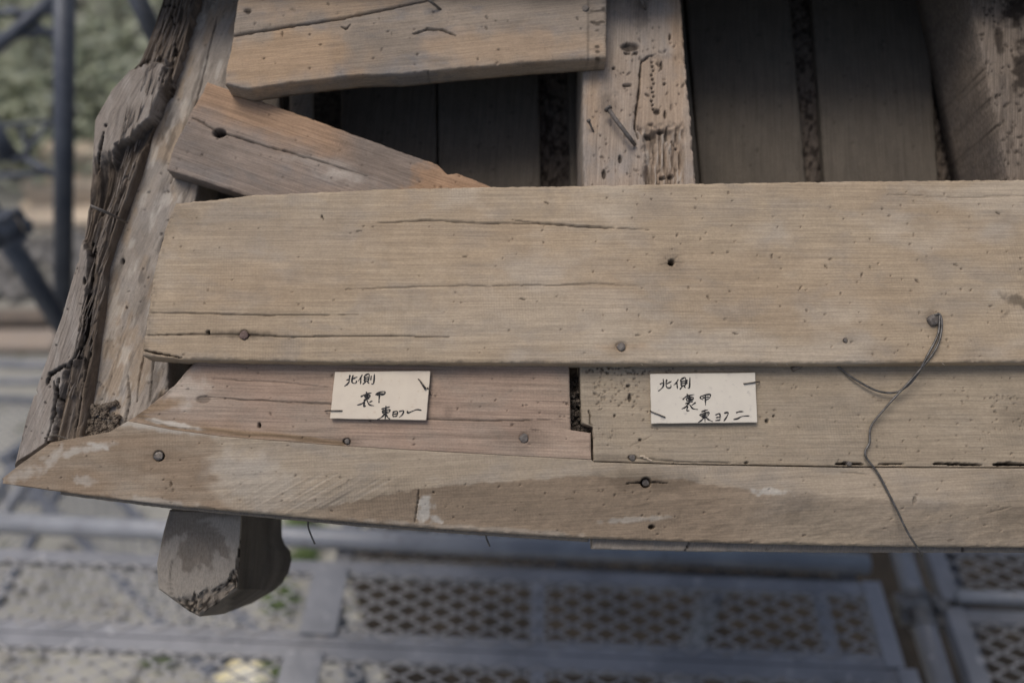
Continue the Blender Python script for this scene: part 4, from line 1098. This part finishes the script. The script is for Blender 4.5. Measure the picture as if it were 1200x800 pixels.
pole(at_z(-60, 424, .9), at_z(120, 430, .9), .026, 'pale horizontal pipe low on the left, behind the rotten timber')
pole(at_z(-60, 448, .9), at_z(90, 446, .9), .020, 'second pale horizontal pipe low on the left, under the first')
# lower walkway steps seen at the left under the eave
def skew_deck(p0, p1, wpx, z, label):
    a_ = at_z(*p0, z); b_ = at_z(*p1, z); du = unit(b_ - a_); dv = np.cross(ZU, du)
    deck(0, float(np.linalg.norm(b_ - a_)), -wpx / 2, wpx / 2, z, [], label, .03, du, dv, a_, .075, .034, (), ('galvdark', 'galvdark'))
skew_deck((30, 520), (270, 760), .20, 1.75, 'narrow mesh step running down below the pointed eave tip')
skew_deck((75, 500), (-40, 700), .26, 1.5, 'mesh step at the left edge under the pointed eave tip')
skew_deck((-80, 515), (75, 525), .62, .9, 'dark mesh deck low at the left edge behind the pointed eave tip')
pole(at_z(-20, 640, 1.95), at_z(36, 556, 1.95), .020, 'bluish pipe slanting at the left edge under the eave tip')
# posts that carry the decks to the ground
for (px, lab) in ((380, 'steel standard below the plate of the decks'), (838, 'steel standard below the middle of the decks')):
    t = at_z(px, 690, DECK_Z - .04); pole(t, np.array([t[0], t[1], 0.0]), .0243, lab)

# unseen platform added overhead on the right to shade that side
mb = MB()
for k in range(6):
    mb.box((2.35, -1.1 + k * .46, CAM[2] + .80), (1.30, 0, 0), (0, .225, 0), (0, 0, .02))
tag(mb.obj('added_shade_platform', M['galv'], None), 'added steel platform overhead on the right, out of view, shading that side', 'platform')

# ================================================================== GROUND AND WHAT LIES ON IT
def sheet(name, x0, x1, y0, y1, z, mat, n=2):
    return mesh_obj(name, [(x0, y0, z), (x1, y0, z), (x1, y1, z), (x0, y1, z)], [(0, 1, 2, 3)], M[mat], recenter=False)
tag(sheet('ground', -60, 60, -40, 90, 0.0, 'gravel'), kind='structure')
# ground painted dark for the shade below roof and decks, uneven edge
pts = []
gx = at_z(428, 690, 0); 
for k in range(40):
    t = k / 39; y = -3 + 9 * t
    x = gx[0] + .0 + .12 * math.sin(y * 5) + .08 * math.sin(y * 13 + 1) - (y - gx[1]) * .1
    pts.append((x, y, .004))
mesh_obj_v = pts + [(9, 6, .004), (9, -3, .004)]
tag(mesh_obj('ground_shade', mesh_obj_v, [tuple(range(len(mesh_obj_v)))[::-1]], M['shaded_ground'], recenter=False), kind='structure')
# squared timbers
def timber(px0, px1, py, z, hw, hh, yaw, label, mat='cut'):
    a_ = at_z(px0, py, z + hh); b_ = at_z(px1, py, z + hh); c = (a_ + b_) / 2; L = np.linalg.norm(b_ - a_) / 2
    du = np.array([math.cos(yaw), math.sin(yaw), 0]); dv = np.cross(ZU, du)
    mb = MB(); e = .012
    ring = lambda s, k: [c + du * s * L + dv * y - ZU * 0 + ZU * zz for y, zz in ((-hw + e, -2 * hh), (hw - e, -2 * hh), (hw, -2 * hh + e), (hw, -e), (hw - e, 0), (-hw + e, 0), (-hw, -e), (-hw, -2 * hh + e))]
    mb.hull(ring(-1, 0), ring(1, 0))
    tag(mb.obj('timber', M[mat], None), label, 'timber', 'timbers lying on the ground')
timber(50, 240, 172, .40, .10, .09, .0, 'top squared timber of the stack beyond the upright tube')
timber(32, 250, 206, .20, .13, .09, .02, 'middle squared timber of the stack beyond the upright tube')
timber(20, 260, 246, .0, .16, .10, -.01, 'bottom squared timber of the stack, nearest the slanting tube')
timber(-90, 56, 368, .05, .07, .05, .03, 'dark brown timber lying low at the left edge', 'rafter_mouldy')
timber(-90, 66, 396, .04, .10, .03, .0, 'flat tan board lying below the dark timber at the left edge', 'rafter')
# grey rubble between
mb = MB(); g = random.Random(3)
for _ in range(170):
    px = g.uniform(-60, 130); py = g.uniform(275, 350); p = at_z(px, py, .03); clod(mb, p, g.uniform(.03, .10), g)
for _ in range(120):
    px = g.uniform(-60, 430); py = g.uniform(590, 850); p = at_z(px, py, .01); clod(mb, p, g.uniform(.01, .05), g)
tag(mb.obj('rubble', rough_mat('grey_rubble', (.16, .155, .145), (.26, .25, .24), 5, .9, 0, .6, .01), None), 'grey rubble scattered on the ground at the left', 'rubble', kind='stuff')
# pale yellow heap coloured to stand in for a patch of sunlight
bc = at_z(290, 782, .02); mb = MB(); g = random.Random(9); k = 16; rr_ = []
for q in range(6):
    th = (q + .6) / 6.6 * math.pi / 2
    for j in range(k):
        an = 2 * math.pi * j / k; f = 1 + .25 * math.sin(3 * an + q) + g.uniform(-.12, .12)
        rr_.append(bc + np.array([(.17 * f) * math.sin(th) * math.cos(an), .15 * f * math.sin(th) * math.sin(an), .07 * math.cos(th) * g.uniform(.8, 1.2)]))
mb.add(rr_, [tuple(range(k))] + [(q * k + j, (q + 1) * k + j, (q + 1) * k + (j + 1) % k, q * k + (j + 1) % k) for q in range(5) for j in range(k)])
tag(mb.obj('sun_patch_heap', M['sun_patch'], None, None, True), 'low pale yellow heap imitating a sunlit patch on the ground under the bottom deck', 'sun_patch')
# weeds
def leaves(mb, c, n, rad, size, g, up=.6):
    for _ in range(n):
        d = np.array([g.gauss(0, 1), g.gauss(0, 1), g.gauss(0, 1)]); d = unit(d) * g.random() ** .4
        p = np.asarray(c) + d * rad
        a_ = unit(np.array([g.gauss(0, 1), g.gauss(0, 1), g.gauss(0, 1) * up])); b_ = unit(np.cross(a_, np.array([g.gauss(0, 1), g.gauss(0, 1), 1.5])))
        s = size * g.uniform(.6, 1.3); nn = np.cross(a_, b_)
        mb.add([p - a_ * s, p - b_ * s * .42 + nn * s * .12, p + a_ * s, p + b_ * s * .42 + nn * s * .12], [(0, 1, 2, 3)])
for k, (px, py, lab) in enumerate(((350, 612, 'green weed just below the eave right of the bracket nose'), (352, 655, 'green weed on the ground right of the bracket nose, below the pipe'), (330, 700, 'green weed under the right foot of the bracket nose'),
                                   (325, 785, 'green weed beside the pale yellow sun patch'), (190, 762, 'green weed left of the pale yellow sun patch, near the bottom deck'), (366, 628, 'small green weed beneath the short dark wire'))):
    g = random.Random(k + 50); c = at_z(px, py, .06); mb = MB(); leaves(mb, c, 60, np.array([.11, .09, .07]), .035, g)
    tag(mb.obj('weed', M['weed'], None), lab, 'weed', 'weeds on the ground below')
# shrubs at the upper left
for k, (px, py, hgt, rad, lab) in enumerate(((20, 112, .55, 1.25, 'leafy shrub at the left edge beyond the lattice frames'), (118, 108, .55, 1.15, 'leafy shrub between the upright tube and the rotten timber'),
                                             (-60, 20, .7, 1.6, 'tall shrub beyond the top left corner frame'), (100, -20, .9, 1.5, 'tall shrub behind the top of the upright tube'), (190, -60, .8, 1.5, 'far shrub above the rotten timber top'))):
    g = random.Random(k + 90); c = at_z(px, py, hgt)
    root = empty('shrub', (c[0], c[1], 0)); tag(root, lab, 'shrub', 'shrubs at the upper left')
    mb = MB(); leaves(mb, c, 1300, np.array([rad, rad, hgt * .95]), .075, g); mb.obj('crown', M['leaf'], root)
    mb = MB()
    for j in range(5):
        an = j * 1.25; e = c + np.array([math.cos(an) * rad * .5, math.sin(an) * rad * .5, hgt * .4])
        mb.tube([np.array([c[0], c[1], 0]), (np.array([c[0], c[1], 0]) + e) / 2 + np.array([0, 0, .08]), e], [.03, .02, .008], 7)
    mb.obj('stems', M['bark'], root)
t0 = at_z(90, 165, 0)
root = empty('sapling', t0); tag(root, 'thin pale sapling trunk just right of the upright tube', 'tree')
MB().tube([t0, t0 + np.array([.02, 0, .7]), t0 + np.array([-.02, .03, 1.5])], [.03, .025, .015], 8).obj('trunk', M['bark'], root)
mb = MB(); leaves(mb, t0 + np.array([0, 0, 1.6]), 300, np.array([.35, .35, .3]), .06, random.Random(4)); mb.obj('crown', M['leaf'], root)

# ================================================================== LIGHT, SKY, CAMERA
SUN_EL, SUN_AZ = R_(74), R_(285)        # azimuth clockwise from +Y: high veiled sun beyond the roof, to the left
world = bpy.data.worlds.new('World'); scene.world = world; world.use_nodes = True
nt = world.node_tree; bg = nt.nodes['Background']
sky = nt.nodes.new('ShaderNodeTexSky'); sky.sky_type = 'NISHITA'; sky.sun_disc = False
sky.sun_elevation = SUN_EL; sky.sun_rotation = SUN_AZ; sky.air_density = 1.0; sky.dust_density = 5.0; sky.ozone_density = 1.0
nt.links.new(sky.outputs[0], bg.inputs[0]); bg.inputs[1].default_value = .10
sd = bpy.data.lights.new('sun', 'SUN'); sd.energy = 1.25; sd.angle = R_(30); sd.color = (1.0, .93, .83)
so = bpy.data.objects.new('sun', sd); COL.objects.link(so)
dirv = Vector((math.sin(SUN_AZ) * math.cos(SUN_EL), math.cos(SUN_AZ) * math.cos(SUN_EL), math.sin(SUN_EL)))
so.rotation_euler = dirv.to_track_quat('Z', 'Y').to_euler(); so.location = (0, 0, 8)

cd = bpy.data.cameras.new('camera'); co = bpy.data.objects.new('camera', cd); COL.objects.link(co)
co.location = Vector(CAM); co.rotation_euler = (math.pi / 2 - PITCH, 0, 0)
cd.lens = 28; cd.sensor_width = 36; cd.sensor_fit = 'HORIZONTAL'; cd.clip_start = .05; cd.clip_end = 400
cd.dof.use_dof = True; cd.dof.focus_distance = .76; cd.dof.aperture_fstop = 2.0
scene.camera = co
vs = scene.view_settings; vs.view_transform = 'Standard'; vs.look = 'None'; vs.exposure = .06; vs.gamma = 1; vs.use_curve_mapping = False
